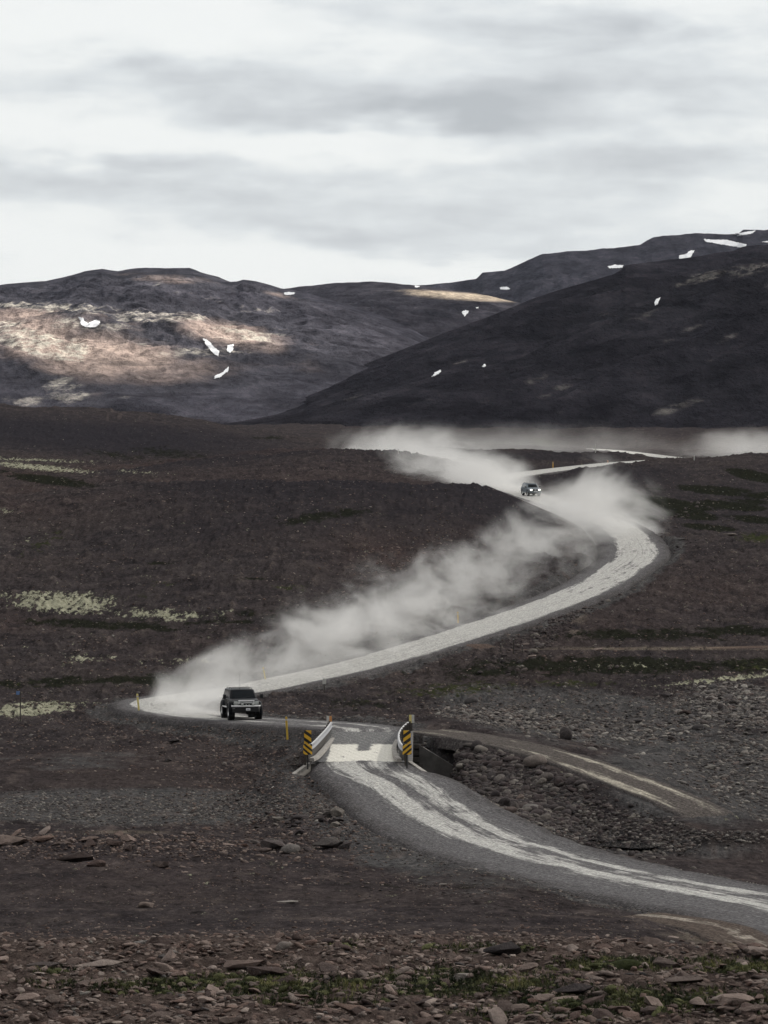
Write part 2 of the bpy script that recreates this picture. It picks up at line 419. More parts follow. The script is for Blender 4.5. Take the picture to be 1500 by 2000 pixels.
def carve(C, hwf, depth, cut, fill, maxd, GZ, skip=None):
    d, k = seg_info(C, GX, GY, GZ, maxd)
    zr = C[k, 2]; hw = hwf(C[k, 1]) if callable(hwf) else hwf
    e = np.clip(d-hw, 0, None)
    lo = zr - depth - e*fill; hi = zr - depth*np.clip(1-e, 0, 1) + e*cut
    new = np.clip(GZ, lo, hi)
    new = np.where(e <= 0.25, zr-depth, new)
    m = d < maxd-0.5
    if skip is not None: m &= ~skip(k, d)
    return np.where(m, new, GZ), d, k
GZ, DT, KT = carve(TC, 2.3, 0.10, 0.35, 0.4, 10, GZ)
GZ, DT2, KT2 = carve(T2C, 1.9, 0.08, 0.3, 0.3, 8, GZ)
GZ, DT3, KT3 = carve(T3C, 1.6, 0.08, 0.3, 0.3, 8, GZ)
GZ, DR, KR = carve(RC, road_hw, 0.30, 0.42, 0.60, 26, GZ, skip=lambda k, d: (k > iB0+1) & (k < iB1-1))
# the stream bed under the bridge (abutment walls hold the banks)
ux = RC[iB1, :2]-RC[iB0, :2]; BL = float(np.hypot(*ux)); ux = ux/BL; un = np.array([ux[1], -ux[0]])
tb = (GX-RC[iB0, 0])*ux[0] + (GY-RC[iB0, 1])*ux[1]; sb = (GX-RC[iB0, 0])*un[0] + (GY-RC[iB0, 1])*un[1]
inb = (tb > 0.9) & (tb < BL-0.9) & (np.abs(sb) < 3.6)
GZ = np.where(inb, np.minimum(GZ, -3.6), GZ)
wr = (sb > 3.0) & (sb < 6.6) & (tb > 0.7-(sb-2.9)*2.5) & (tb < BL-3.0)
kk = sm(sb, 4.8, 6.4); GZ = np.where(wr, np.minimum(GZ, -3.7)*(1-kk)+GZ*kk, GZ)
fw = (sb > 2.0) & (sb < 7.5) & (tb >= BL-3.0) & (tb < BL+7) & (DT > 2.2)
GZ = np.where(fw, np.minimum(GZ, -0.75-0.62*np.clip(sb-2.3, 0, 3.2)+1.5*np.clip(tb-(BL-2.7), 0, None)), GZ)
GU, GV = proj(GX, GY, GZ)
LR = np.log(YR)
def ground(x, y):
    """terrain height at world x, y (arrays)"""
    x = np.atleast_1d(np.asarray(x, float)); y = np.atleast_1d(np.asarray(y, float)); a = x/y
    i = np.clip(np.searchsorted(YR, y)-1, 0, NR-2); j = np.clip(np.searchsorted(AX, a)-1, 0, NC-2)
    ty = np.clip((y-YR[i])/(YR[i+1]-YR[i]), 0, 1); ta = np.clip((a-AX[j])/(AX[j+1]-AX[j]), 0, 1)
    return (GZ[i, j]*(1-ty)*(1-ta)+GZ[i+1, j]*ty*(1-ta)+GZ[i, j+1]*(1-ty)*ta+GZ[i+1, j+1]*ty*ta)
def hit(u, v, y0=60, y1=3000):
    """first ground point on the ray through photo pixel (u, v)"""
    ys = np.geomspace(y0, y1, 6000); X, Y, Z = unproj_np(u, v, ys)
    g = ground(X, Y); k = np.argmax(g >= Z)
    return (float(X[k]), float(Y[k]), float(g[k]))
# ------------------------------------------------------------------ what grows and lies where (albedo masks carried by the ground, painted hill shading among them)
def ell(u, v, ru, rv, tilt=0.0, p=1.0):
    r2 = ((GU-u)/ru)**2 + ((GV-v-(GU-u)*tilt)/rv)**2
    return np.exp(-r2**p)
def acc_masks(L):
    m = np.zeros_like(GU)
    for e in L: m = np.maximum(m, e[-1]*ell(*e[:-1]))
    return m
lichen = acc_masks([(120,1176,120,24,0.05,2,1.0),(310,1200,120,12,0.06,1,.95),(420,1192,60,6,0,1,.6),(165,1285,60,12,-.05,1,.75),(370,1290,90,10,0,1,.45),(60,1385,100,15,-.05,2,1.1),(200,1375,60,8,0,1,.4),
    (70,912,130,6,.09,1,1.1),(60,898,160,4,.03,1,.8),(270,922,60,5,.05,1,.6),(0,1000,40,6,0,1,.7),(60,1055,50,9,-.4,1,.35),(1400,1328,130,6,-.10,2,.95),(1300,1340,60,5,0,1,.6),(1240,1300,120,5,0,1,.5),
    (905,1368,50,5,0,1,.3),(1490,1316,60,6,0,1,.8),(1330,1336,40,4,0,1,.7),(550,1147,40,6,0,1,.3),(450,970,40,6,0,1,.15)])
green = acc_masks([(90,1060,90,25,-.5,1,.6),(330,1140,90,10,0,1,.55),(570,1147,60,8,0,1,.8),(250,1165,200,12,0,1,.5),(900,1345,190,20,-.05,1,.8),(1120,1335,120,12,0,1,.75),(700,1368,120,10,0,1,.5),
    (1480,1050,60,14,0,1,.9),(1480,1300,120,20,0,1,.6),(60,1340,200,18,0,1,.45),(350,1340,160,14,0,1,.5),(1060,862,60,10,.2,1,.8),
    (540,1925,190,26,.02,1,.95),(300,1930,150,14,0,1,.9),(900,1925,220,28,.02,1,.95),(1250,1960,280,26,0,1,.95),(1200,1885,180,14,0,1,.9),(1440,1890,120,14,0,1,1.1),(950,1855,130,10,0,1,.75),(120,1900,100,8,0,1,.6),(650,1960,150,10,0,1,.5),(680,1850,60,8,0,1,.6),(1100,1985,250,14,0,1,.6),
    (100,1925,120,10,0,1,.5),(200,1240,200,10,0,1,.4)])
heath = acc_masks([(1310,985,80,11,.12,2,1.6),(1280,975,60,6,.1,2,1.5),(1390,958,70,8,.1,2,1.4),(1350,1006,60,8,.1,2,1.5),(1475,930,55,10,.2,2,1.6),(1430,988,70,8,.1,2,1.4),(1480,1015,50,7,.1,2,1.3),(1385,1030,60,6,.1,2,1.2),(1255,1010,30,6,.1,2,1.2),(1240,985,40,5,.1,1,1.0),(1420,955,60,5,.1,1,1.0),(1500,968,50,7,0,1,1.3),(610,1008,70,12,-.2,1,.75),(680,1000,70,9,0,1,.7),(310,1100,40,5,0,1,.8),(500,1130,50,4,0,1,.8),(1250,1240,260,16,0,1,.75),(1450,1232,120,14,0,1,.8),(1180,1300,300,22,0,1,.95),(1500,1300,160,18,0,1,.9),(930,1310,150,20,0,1,.7),(700,1375,150,14,0,1,.5),
    (1310,985,60,7,.12,1,1.0),(1390,960,60,5,.1,1,.8),(1340,1005,40,5,.1,1,.9),(1280,955,30,3,.1,1,.9),(1470,928,40,6,.2,1,1.1),(1420,985,60,5,.1,1,.7),(1470,980,60,6,.1,1,.8),(1380,1030,50,3,.1,1,.6),(1240,1000,30,4,.1,1,.6),(1450,1010,60,4,.1,1,.8),(1230,945,20,2,.1,1,.6),
    (500,1200,300,14,0,1,.5),(200,1220,240,12,.05,1,.75),(430,1215,200,10,0,1,.6),(450,1270,300,20,0,1,.4),(150,1330,250,14,-.04,1,.75),(330,1330,160,14,0,1,.85),(100,938,90,9,.12,1,1.2),(0,920,60,5,0,1,.6),
    (620,1010,90,14,-.2,1,.65),(700,1005,70,8,0,1,.6),(540,1010,40,6,0,1,.4),(230,890,110,12,.12,1,.55),(330,885,110,14,.05,1,.6),(530,855,60,5,0,1,.7),(1000,845,300,6,0,1,.4),
    (800,1730,500,16,0,1,.35),(560,1640,60,20,0,1,.3)])
red = acc_masks([(760,1080,110,42,.1,1,.95),(900,1050,100,30,0,1,.35),(20,1215,90,30,0,1,.6),(20,985,160,20,.1,1,.55),(160,975,200,14,-.05,1,.4),(1080,1300,70,20,-.4,1,.7),(1200,1220,160,40,-.2,1,.45),(1150,1190,130,30,-.3,1,.35),
    (400,1260,250,40,0,1,.3),(300,1500,250,40,0,1,.12),(1400,1150,160,50,0,1,.4),(1000,1870,500,40,0,1,.3),(1250,1870,200,22,0,1,.4),(300,1700,500,60,0,1,.25),(600,1010,300,50,0,1,.12),(60,930,100,20,.1,1,.3)])
grey = acc_masks([(250,1575,420,38,0,2,.95),(150,1490,220,26,0,1,.5),(1150,1400,330,60,.1,2,.9),(1400,1520,260,110,0,2,.9),(1000,1560,200,70,0.3,2,.85),(1250,1650,260,35,0,1,.7),(700,1600,230,90,.5,2,.75),(620,1480,90,40,0,1,.5),
    (880,1700,200,60,.3,1,.55),(1500,1380,200,60,0,1,.8),(500,1440,200,30,0,1,.35)])
tan = acc_masks([(1300,1267,350,4,0,1,.7),(1200,1790,40,6,0.1,1,.3),(1420,1840,160,18,.1,1,.55),(1130,1215,30,30,-1.0,1,.35),(250,1625,160,5,0,1,.5),(1120,1775,300,6,.12,1,.15),(460,1655,60,6,0,1,.2),(1450,1735,200,14,0.1,1,.3),(1300,1690,200,12,.1,1,.25)])
# freshly graded dark gravel shoulders of the road
hwg = road_hw(RC[KR, 1]); eR = DR-hwg
should = np.where(DR < 25, 1-sm(eR, 0.3, 3.2), 0)*(GY < 560)
grey = np.maximum(grey, should)
wet = acc_masks([(1250,1648,150,12,0,2,1.0),(1420,1640,120,9,0,1,.8),(1080,1620,80,7,0.1,1,.5)])
near = 1-sm(GY, 114, 128)
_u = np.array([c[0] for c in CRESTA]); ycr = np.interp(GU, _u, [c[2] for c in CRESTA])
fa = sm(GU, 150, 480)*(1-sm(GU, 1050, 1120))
char_shadeA = fa*np.where(GY < ycr+4, np.exp(-((ycr-GY).clip(0, None)/55)**2), 0)*0.95  # hill front below the crest darkened in colour, as relief shading
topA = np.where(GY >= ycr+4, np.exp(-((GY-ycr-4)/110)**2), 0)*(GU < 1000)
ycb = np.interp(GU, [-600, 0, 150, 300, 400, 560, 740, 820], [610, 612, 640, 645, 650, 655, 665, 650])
char_shadeB = np.where(GY < ycb, np.exp(-((ycb-GY).clip(0, None)/40)**2), 0)*sm(GU, 100, 300)*(1-sm(GU, 860, 930))*0.7
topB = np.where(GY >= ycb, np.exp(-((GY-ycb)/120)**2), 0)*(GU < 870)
red = np.maximum(0.55*red, np.maximum(0.5*topA, 0.45*topB))  # red soil, plus ground behind the crests lightened to paint in relief
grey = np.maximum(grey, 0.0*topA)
char_shade = acc_masks([(150,850,420,38,.06,2,1.0),(1180,930,200,26,0,2,.8),(1400,980,220,60,0,2,.45),(560,1010,300,50,-.1,1,.6),(800,1000,200,40,0,1,.5),(1020,890,200,10,0,2,.8)])  # hill slopes darkened: relief shading put into the colour, partly dark gravel
char_shade = np.maximum(char_shade, np.maximum(char_shadeA, char_shadeB))

gm = bpy.data.materials.new('ground'); gm.use_nodes = True
t = NT(gm.node_tree); bs = t.n['Principled BSDF']
oc = t.new('ShaderNodeTexCoord').outputs['Object']
A1 = t.new('ShaderNodeAttribute', attribute_name='cover').outputs['Color']
A2 = t.new('ShaderNodeAttribute', attribute_name='soil').outputs['Color']  # soil colours; red also holds the painted lightening behind the crests
s1 = t.new('ShaderNodeSeparateColor'); t.l.new(A1, s1.inputs[0]); s2 = t.new('ShaderNodeSeparateColor'); t.l.new(A2, s2.inputs[0])
LI, GR, HE = s1.outputs[0], s1.outputs[1], s1.outputs[2]
HU = t.attr('hum')
RE, GY_, TA = s2.outputs[0], s2.outputs[1], s2.outputs[2]
WE = t.attr('wet'); NE = t.attr('near')
n_big = t.noise(oc, 0.03, 5, 0.6); n_mid = t.noise(oc, 0.22, 6, 0.65); n_f = t.noise(oc, 1.7, 6, 0.7); n_ff = t.noise(oc, 7.0, 4, 0.7); n_g = t.noise(t.mapping(oc, scale=(1, .45, 1)), 3.2, 6, 0.8); n_h = t.noise(t.mapping(oc, scale=(1, .3, 1), loc=(4, 4, 4)), 0.8, 6, 0.75)
lava = t.ramp(n_mid, [(0.3, (0.030, 0.0255, 0.027)), (0.5, (0.047, 0.039, 0.0395)), (0.7, (0.072, 0.059, 0.057))])
lava = t.mix(t.math('MULTIPLY', t.sstep(n_big, 0.45, 0.65), 0.5), lava, (0.062, 0.049, 0.046))
redc = t.ramp(n_f, [(0.3, (0.042, 0.026, 0.024)), (0.7, (0.100, 0.066, 0.057))])
greyc = t.ramp(n_f, [(0.3, (0.050, 0.049, 0.051)), (0.5, (0.082, 0.080, 0.080)), (0.75, (0.14, 0.135, 0.13))])
base = t.mix(t.math('MULTIPLY', RE, t.sstep(n_mid, 0.3, 0.55)), lava, redc)
base = t.mix(t.sstep(t.math('ADD', GY_, t.math('MULTIPLY', t.math('SUBTRACT', n_mid, 0.5), 1.2)), 0.25, 0.75), base, greyc)
nearc = t.ramp(n_f, [(0.25, (0.036, 0.026, 0.024)), (0.5, (0.062, 0.047, 0.042)), (0.75, (0.13, 0.10, 0.088))])
base = t.mix(NE, base, nearc)
base = t.mix(t.sstep(t.math('ADD', TA, t.math('MULTIPLY', t.math('SUBTRACT', n_mid, 0.5), 0.9)), 0.2, 0.8), base, (0.19, 0.155, 0.12))
# scattered pale pebbles and dark stones, three sizes
for sc, lo, hi, colr, am, seedoff in ((0.9, 0.10, 0.19, (0.20, 0.17, 0.155), 0.55, 0.0), (2.6, 0.10, 0.22, (0.22, 0.19, 0.175), 0.7, 9.0), (0.45, 0.05, 0.12, (0.26, 0.23, 0.21), 0.6, 4.0)):
    mp = t.mapping(oc, scale=(1, 0.8, 1), loc=(seedoff, seedoff, 0))
    vd = t.voro(mp, sc); vc = t.new('ShaderNodeTexVoronoi'); t.l.new(mp, vc.inputs['Vector']); vc.inputs['Scale'].default_value = sc
    sel = t.new('ShaderNodeSeparateColor'); t.l.new(vc.outputs['Color'], sel.inputs[0])
    pick = t.sstep(sel.outputs[0], 0.62, 0.66)
    k = t.math('MULTIPLY', t.math('MULTIPLY', t.sstep(vd, hi, lo), pick), am)
    dens = t.math('ADD', 0.35, t.math('MULTIPLY', GY_, 0.9), clamp=True)
    base = t.mix(t.math('MULTIPLY', k, dens), base, t.mix(sel.outputs[1], colr, (0.10, 0.08, 0.075)))
for sc, off in ((1.3, 20.0), (3.4, 31.0), (0.5, 44.0)):
    mp = t.mapping(oc, scale=(1, 0.9, 1), loc=(off, off, 0)); vd = t.voro(mp, sc)
    base = t.mix(t.math('MULTIPLY', t.sstep(vd, 0.20, 0.08), 0.55), base, (0.012, 0.011, 0.011))
base = t.mix(t.math('MULTIPLY', t.sstep(HU, 0.28, 0.62), 0.38), base, (0.12, 0.095, 0.085))
base = t.mix(1.0, base, t.ramp(n_g, [(0.32, (0.55, 0.55, 0.55)), (0.5, (0.95, 0.95, 0.95)), (0.66, (1.5, 1.48, 1.46))]), 'MULTIPLY')
base = t.mix(1.0, base, t.ramp(n_h, [(0.34, (0.72, 0.72, 0.72)), (0.5, (1.0, 1.0, 1.0)), (0.64, (1.22, 1.21, 1.2))]), 'MULTIPLY')
CH_ = t.attr('char_shade')
base = t.mix(t.math('MULTIPLY', CH_, 0.88), base, t.ramp(n_f, [(0.3, (0.015, 0.0135, 0.0165)), (0.7, (0.040, 0.036, 0.041))]))  # painted slope shading laid over the soil colour
# dark heath, green moss, pale lichen in clumps
cl1 = t.noise(t.mapping(oc, scale=(1, 0.55, 1)), 0.55, 6, 0.7); cl2 = t.noise(t.mapping(oc, scale=(1, 0.6, 1), loc=(7, 3, 0)), 1.1, 6, 0.7)
cl3 = t.noise(t.mapping(oc, scale=(1, 0.35, 1), loc=(17, 3, 0)), 0.65, 5, 0.7)
hk = t.sstep(t.math('ADD', t.math('MULTIPLY', HE, 0.9), t.math('MULTIPLY', t.math('SUBTRACT', cl1, 0.5), 1.7)), 0.35, 0.6)
base = t.mix(t.math('MULTIPLY', hk, 0.92), base, t.ramp(n_f, [(0.3, (0.007, 0.008, 0.006)), (0.6, (0.021, 0.022, 0.014)), (0.8, (0.05, 0.048, 0.03))]))
gk = t.sstep(t.math('ADD', t.math('MULTIPLY', GR, 0.8), t.math('MULTIPLY', t.math('SUBTRACT', cl2, 0.5), 1.9)), 0.42, 0.68)
base = t.mix(gk, base, t.ramp(n_f, [(0.3, (0.014, 0.017, 0.009)), (0.55, (0.036, 0.040, 0.018)), (0.78, (0.085, 0.088, 0.036))]))
fil = t.noise(t.mapping(oc, scale=(1, 0.22, 1), loc=(2, 13, 0)), 2.1, 4, 0.7)
lk = t.sstep(t.math('ADD', t.math('MULTIPLY', LI, 0.92), t.math('ADD', t.math('MULTIPLY', t.math('SUBTRACT', cl3, 0.5), 2.0), t.math('MULTIPLY', t.math('SUBTRACT', fil, 0.5), 2.6))), 0.50, 0.85)
base = t.mix(lk, base, t.ramp(n_f, [(0.25, (0.10, 0.10, 0.06)), (0.5, (0.28, 0.275, 0.20)), (0.75, (0.44, 0.425, 0.33))]))
base = t.mix(t.math('MULTIPLY', WE, 0.75), base, (0.014, 0.013, 0.013))
base = t.mix(1.0, base, t.mix(t.math('MAXIMUM', lk, gk), t.mix(GY_, t.mix(NE, (0.88, 0.91, 0.92), (1.02, 1.03, 1.02)), (0.80, 0.78, 0.78)), (1.0, 1.0, 1.0)), 'MULTIPLY')
t.l.new(base, bs.inputs['Base Color'])
bs.inputs['Roughness'].default_value = 0.95; bs.inputs['Specular IOR Level'].default_value = 0.0
hgt = t.math('ADD', t.math('MULTIPLY', n_f, 0.30), t.math('ADD', t.math('MULTIPLY', n_ff, 0.08), t.math('MULTIPLY', n_mid, 0.7)))
hgt = t.math('ADD', hgt, t.math('MULTIPLY', t.math('ADD', lk, hk), 0.12))
t.l.new(t.bump(hgt, 1.0, 1.0), bs.inputs['Normal'])

co = np.stack([GX, GY, GZ], -1).reshape(-1, 3)
ground_o = mesh_np('ground', co, grid_faces(NR, NC), gm, True,
    {'cover': np.stack([lichen, green, heath], -1).reshape(-1, 3), 'soil': np.stack([red, grey, tan], -1).reshape(-1, 3), 'wet': wet.ravel(), 'near': near.ravel(), 'hum': HUM.ravel(), 'char_shade': char_shade.ravel()})
tag(ground_o, kind='structure')

# ------------------------------------------------------------------ gravel road: its own surface with worn pale wheel tracks
def road_mat(name, pale_w, far_pale, dark, pale, clean=0.0):
    m = bpy.data.materials.new(name); m.use_nodes = True
    t = NT(m.node_tree); bs = t.n['Principled BSDF']
    al = t.attr('along'); ac = t.attr('across'); pl = t.attr('pale'); oc = t.new('ShaderNodeTexCoord').outputs['Object']
    cm = t.new('ShaderNodeCombineXYZ'); t.l.new(al, cm.inputs[0]); t.l.new(ac, cm.inputs[1]); rc = cm.outputs[0]
    streak = t.noise(t.mapping(rc, scale=(0.07, 1.1, 1)), 1.0, 6, 0.65, 0.3)
    streak2 = t.noise(t.mapping(rc, scale=(0.25, 3.2, 1), loc=(5, 5, 0)), 1.0, 5, 0.65, 0.2)
    patch = t.noise(t.mapping(rc, scale=(0.3, 0.9, 1), loc=(9, 2, 0)), 1.0, 6, 0.7, 0.4)
    grain = t.noise(oc, 6.0, 4, 0.75)
    f = t.math('ADD', pl, t.math('MULTIPLY', t.math('SUBTRACT', streak, 0.5), 1.3))
    f = t.math('ADD', f, t.math('MULTIPLY', t.math('SUBTRACT', patch, 0.5), 1.1))
    f = t.math('ADD', f, t.math('MULTIPLY', t.math('SUBTRACT', streak2, 0.5), 0.7))
    k = t.sstep(f, 0.34, 0.68)
    dk = t.ramp(grain, [(0.3, tuple(c*0.62 for c in dark)), (0.7, tuple(c*1.5 for c in dark))])
    pc = t.ramp(t.math('ADD', t.math('MULTIPLY', grain, 0.5), t.math('MULTIPLY', streak2, 0.5)), [(0.3, tuple(c*0.78 for c in pale)), (0.65, tuple(min(.8, c*1.08) for c in pale))])
    c = t.mix(k, dk, pc)
    # edges of the gravel turn to the darker, browner ground
    ea = t.sstep(t.math('ADD', t.attr('edge'), t.math('MULTIPLY', t.math('SUBTRACT', patch, 0.5), 0.8)), 0.55, 1.0)
    c = t.mix(t.math('MULTIPLY', ea, 0.8), c, t.ramp(grain, [(0.3, (0.030, 0.027, 0.028)), (0.6, (0.075, 0.068, 0.067)), (0.8, (0.16, 0.15, 0.145))]))
    c = t.mix(t.math('MULTIPLY', t.sstep(t.noise(oc, 2.2, 5, 0.75), 0.56, 0.72), 0.5), c, dk)
    pb = t.new('ShaderNodeTexVoronoi'); t.l.new(oc, pb.inputs['Vector']); pb.inputs['Scale'].default_value = 10.0
    ps = t.new('ShaderNodeSeparateColor'); t.l.new(pb.outputs['Color'], ps.inputs[0])
    c = t.mix(1.0, c, t.ramp(ps.outputs[0], [(0.0, (0.62, 0.62, 0.62)), (0.5, (0.97, 0.97, 0.97)), (0.85, (1.12, 1.12, 1.12)), (1.0, (1.55, 1.53, 1.5))]), 'MULTIPLY')
    # dark lines left between the wheels
    ln = t.math('MULTIPLY', t.sstep(t.noise(t.mapping(rc, scale=(0.02, 5.0, 1), loc=(1, 8, 0)), 1.0, 3, 0.6, 0.1), 0.60, 0.68), 0.55)
    c = t.mix(t.math('MULTIPLY', ln, k), c, dk)
    t.l.new(c, bs.inputs['Base Color']); bs.inputs['Roughness'].default_value = 0.95; bs.inputs['Specular IOR Level'].default_value = 0.0
    t.l.new(t.bump(t.math('ADD', t.math('MULTIPLY', grain, 0.10), t.math('MULTIPLY', streak2, 0.15)), 1.0, 1.0), bs.inputs['Normal'])
    return m
def strip(name, C, Sx, hwf, prof_n, mat, palef, lift=0.0, crown=0.10, jag=0.35, i0=0, i1=None, taper=False, join=None):
    i1 = len(C) if i1 is None else i1
    C = C[i0:i1]; Sx = Sx[i0:i1]
    T = np.gradient(C[:, :2], axis=0); T /= np.linalg.norm(T, axis=1)[:, None]; N = np.stack([T[:, 1], -T[:, 0]], 1)
    q = np.linspace(-1, 1, prof_n)
    hw = (hwf(C[:, 1]) if callable(hwf) else np.full(len(C), hwf))
    Q = q[None, :]*(hw[:, None] + 0.35)
    Q = Q*(1 + jag/hw[:, None]*(np.abs(q)[None] > .8)*0.9*fbm(Sx[:, None]/2.6+0*Q, np.sign(q)[None]*7+0*Q, 3, 5))
    X = C[:, 0:1]+N[:, 0:1]*Q; Y = C[:, 1:2]+N[:, 1:2]*Q
    Z = C[:, 2:3] + crown*(1-np.abs(q)[None]**2) - 0.02 + lift + 0.025*fbm(X/1.5, Y/1.5, 3, 9)
    edge = np.clip((np.abs(q)[None]-0.88)/0.12, 0, 1); Z = Z - 0.68*edge**1.5
    if join: Z = Z - 0.35*np.clip(1-np.abs(Sx-join)/1.0, 0, 1)[:, None]
    if taper: Z = Z - 0.6*np.clip(1-(Sx[-1]-Sx)/3.0, 0, 1)[:, None] - 0.6*np.clip(1-(Sx-Sx[0])/2.0, 0, 1)[:, None]
    co = np.stack([X, Y, Z], -1).reshape(-1, 3)
    al = np.repeat(Sx, prof_n); ac = Q.ravel()
    return mesh_np(name, co, grid_faces(len(C), prof_n), mat, True, {'along': al, 'across': ac, 'pale': palef(C, Q, q).ravel(), 'edge': np.repeat(np.abs(q)[None], len(C), 0).ravel()})
DARK = (0.118, 0.114, 0.116); PALE = (0.445, 0.437, 0.415)
rm = road_mat('gravel_road', 1, 1, DARK, PALE)
def pale_main(C, Q, q):
    Y = C[:, 1][:, None]; hw = road_hw(C[:, 1])[:, None]
    # negative Q: left of travel direction (travel goes away from the camera)
    def band(c, wd): return np.exp(-((Q-c)/wd)**2)
    wt = np.interp(Y, [120, 200, 212, 232, 256, 262, 300, 330], [0.0, 0.0, 0.0, 0.1, 0.2, 0.6, 1, 1])
    two = 0.75*band(np.interp(Y, [150, 180, 200, 212], [-0.2, -0.4, -0.9, -1.2]), 1.1) + 0.62*band(np.interp(Y, [150, 200, 212], [2.2, 1.4, 1.2]), 0.85)
    two = two*np.interp(Y, [140, 160, 200, 212, 226, 232, 245, 262], [0.75, 0.95, 1.0, 1.1, .8, .55, .5, .45])
    wide = 1.15*(1-sm(np.abs(Q-0.35), 1.9, 3.1))
    wide = wide*np.where(Y > 380, np.where(Y < 480, 0.62, 0.9), 0.84)
    wide = np.where(Y > 620, 1.3*(1-sm(np.abs(Q), 2.6, 3.8)), wide)
    return two*(1-wt) + wide*wt
road_a = strip('gravel_road', RC, RS, road_hw, 27, rm, pale_main, i0=0, i1=iB0+3, join=float(RS[iB0+2])); tag(road_a, kind='structure')
road_b = strip('gravel_road', RC, RS, road_hw, 27, rm, pale_main, i0=iB1-3, join=float(RS[iB1-3])); tag(road_b, kind='structure')
tm = road_mat('side_track', 1, 1, (0.088, 0.078, 0.072), (0.38, 0.35, 0.29))
def pale_track(C, Q, q):
    s = C[:, 1][:, None]
    k = np.interp(s, [199.5, 203, 208, 217, 223, 230, 236], [0.0, 0.45, 0.86, 0.80, 0.48, 0.40, 0.62])
    return 0.82*k*(np.exp(-((Q-1.0)/0.6)**2) + 0.9*np.exp(-((Q+1.05)/0.55)**2))
tk = strip('side_track', TC, TS, 1.7, 15, tm, pale_track, lift=0.0, crown=0.04, taper=True); tag(tk, kind='structure')
def pale_t2(C, Q, q): return np.interp(C[:, 0][:, None], [10, 20, 28], [0.0, 0.25, 0.5])*np.exp(-((Q+0.3)/1.1)**2)
tk2 = strip('dirt_track', T2C, T2S, 1.7, 11, road_mat('dirt_track', 1, 1, (0.085, 0.064, 0.055), (0.25, 0.20, 0.15)), pale_t2, crown=0.02, taper=True); tag(tk2, kind='structure')
def pale_t3(C, Q, q): return 0.44*np.exp(-((Q)/1.0)**2)*np.ones_like(C[:, :1])
tk3 = strip('sandy_track', T3C, T3S, 1.4, 11, road_mat('sandy_track', 1, 1, (0.085, 0.069, 0.06), (0.34, 0.305, 0.26)), pale_t3, crown=0.02, taper=True); tag(tk3, kind='structure')

# ------------------------------------------------------------------ mountains
def mountain_mat(name, dark, warm, pale, pw, patches=()):
    m = bpy.data.materials.new(name); m.use_nodes = True
    t = NT(m.node_tree); bs = t.n['Principled BSDF']
    oc = t.new('ShaderNodeTexCoord').outputs['Object']
    sc = t.attr('scree'); wa = t.attr('warm')
    n1 = t.noise(oc, 0.004, 7, 0.62); n2 = t.noise(t.mapping(oc, scale=(1, .35, 2)), 0.015, 7, 0.68); n3 = t.noise(t.mapping(oc, scale=(1, .4, 2.0)), 0.09, 5, 0.7)
    c = t.ramp(n2, [(0.3, tuple(x*0.5 for x in dark)), (0.5, dark), (0.72, tuple(x*1.8 for x in dark))])
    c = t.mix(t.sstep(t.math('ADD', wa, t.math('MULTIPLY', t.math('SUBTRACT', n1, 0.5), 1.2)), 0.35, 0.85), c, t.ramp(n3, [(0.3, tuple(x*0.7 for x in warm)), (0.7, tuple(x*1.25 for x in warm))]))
    # pale lichen and scree in broken streaks
    k = t.sstep(t.math('ADD', t.math('ADD', sc, 0.10), t.math('MULTIPLY', t.math('SUBTRACT', n2, 0.5), 2.2)), 0.46, 0.78)
    k2 = t.math('MULTIPLY', k, t.sstep(n3, 0.38, 0.62))
    c = t.mix(t.math('MULTIPLY', k2, pw), c, pale)
    # outcrop ledges
    led = t.noise(t.mapping(oc, scale=(0.3, 0.1, 6)), 0.03, 5, 0.6, 0.5)
    c = t.mix(t.math('MULTIPLY', t.sstep(led, 0.56, 0.68), 0.45), c, tuple(x*0.5 for x in dark))
    c = t.mix(1.0, c, t.ramp(t.noise(t.mapping(oc, scale=(1, .5, 1.6)), 0.035, 7, 0.78), [(0.35, (0.55, 0.55, 0.56)), (0.5, (1.0, 1.0, 1.0)), (0.65, (1.5, 1.48, 1.45))]), 'MULTIPLY')
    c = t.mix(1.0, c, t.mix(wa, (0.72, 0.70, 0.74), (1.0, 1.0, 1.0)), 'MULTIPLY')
    t.l.new(c, bs.inputs['Base Color']); bs.inputs['Roughness'].default_value = 1.0; bs.inputs['Specular IOR Level'].default_value = 0.0
    h = t.math('ADD', t.math('MULTIPLY', n2, 16.0), t.math('MULTIPLY', n3, 6.0))
    t.l.new(t.bump(h, 1.0, 1.0), bs.inputs['Normal'])
    return m
MT = {}
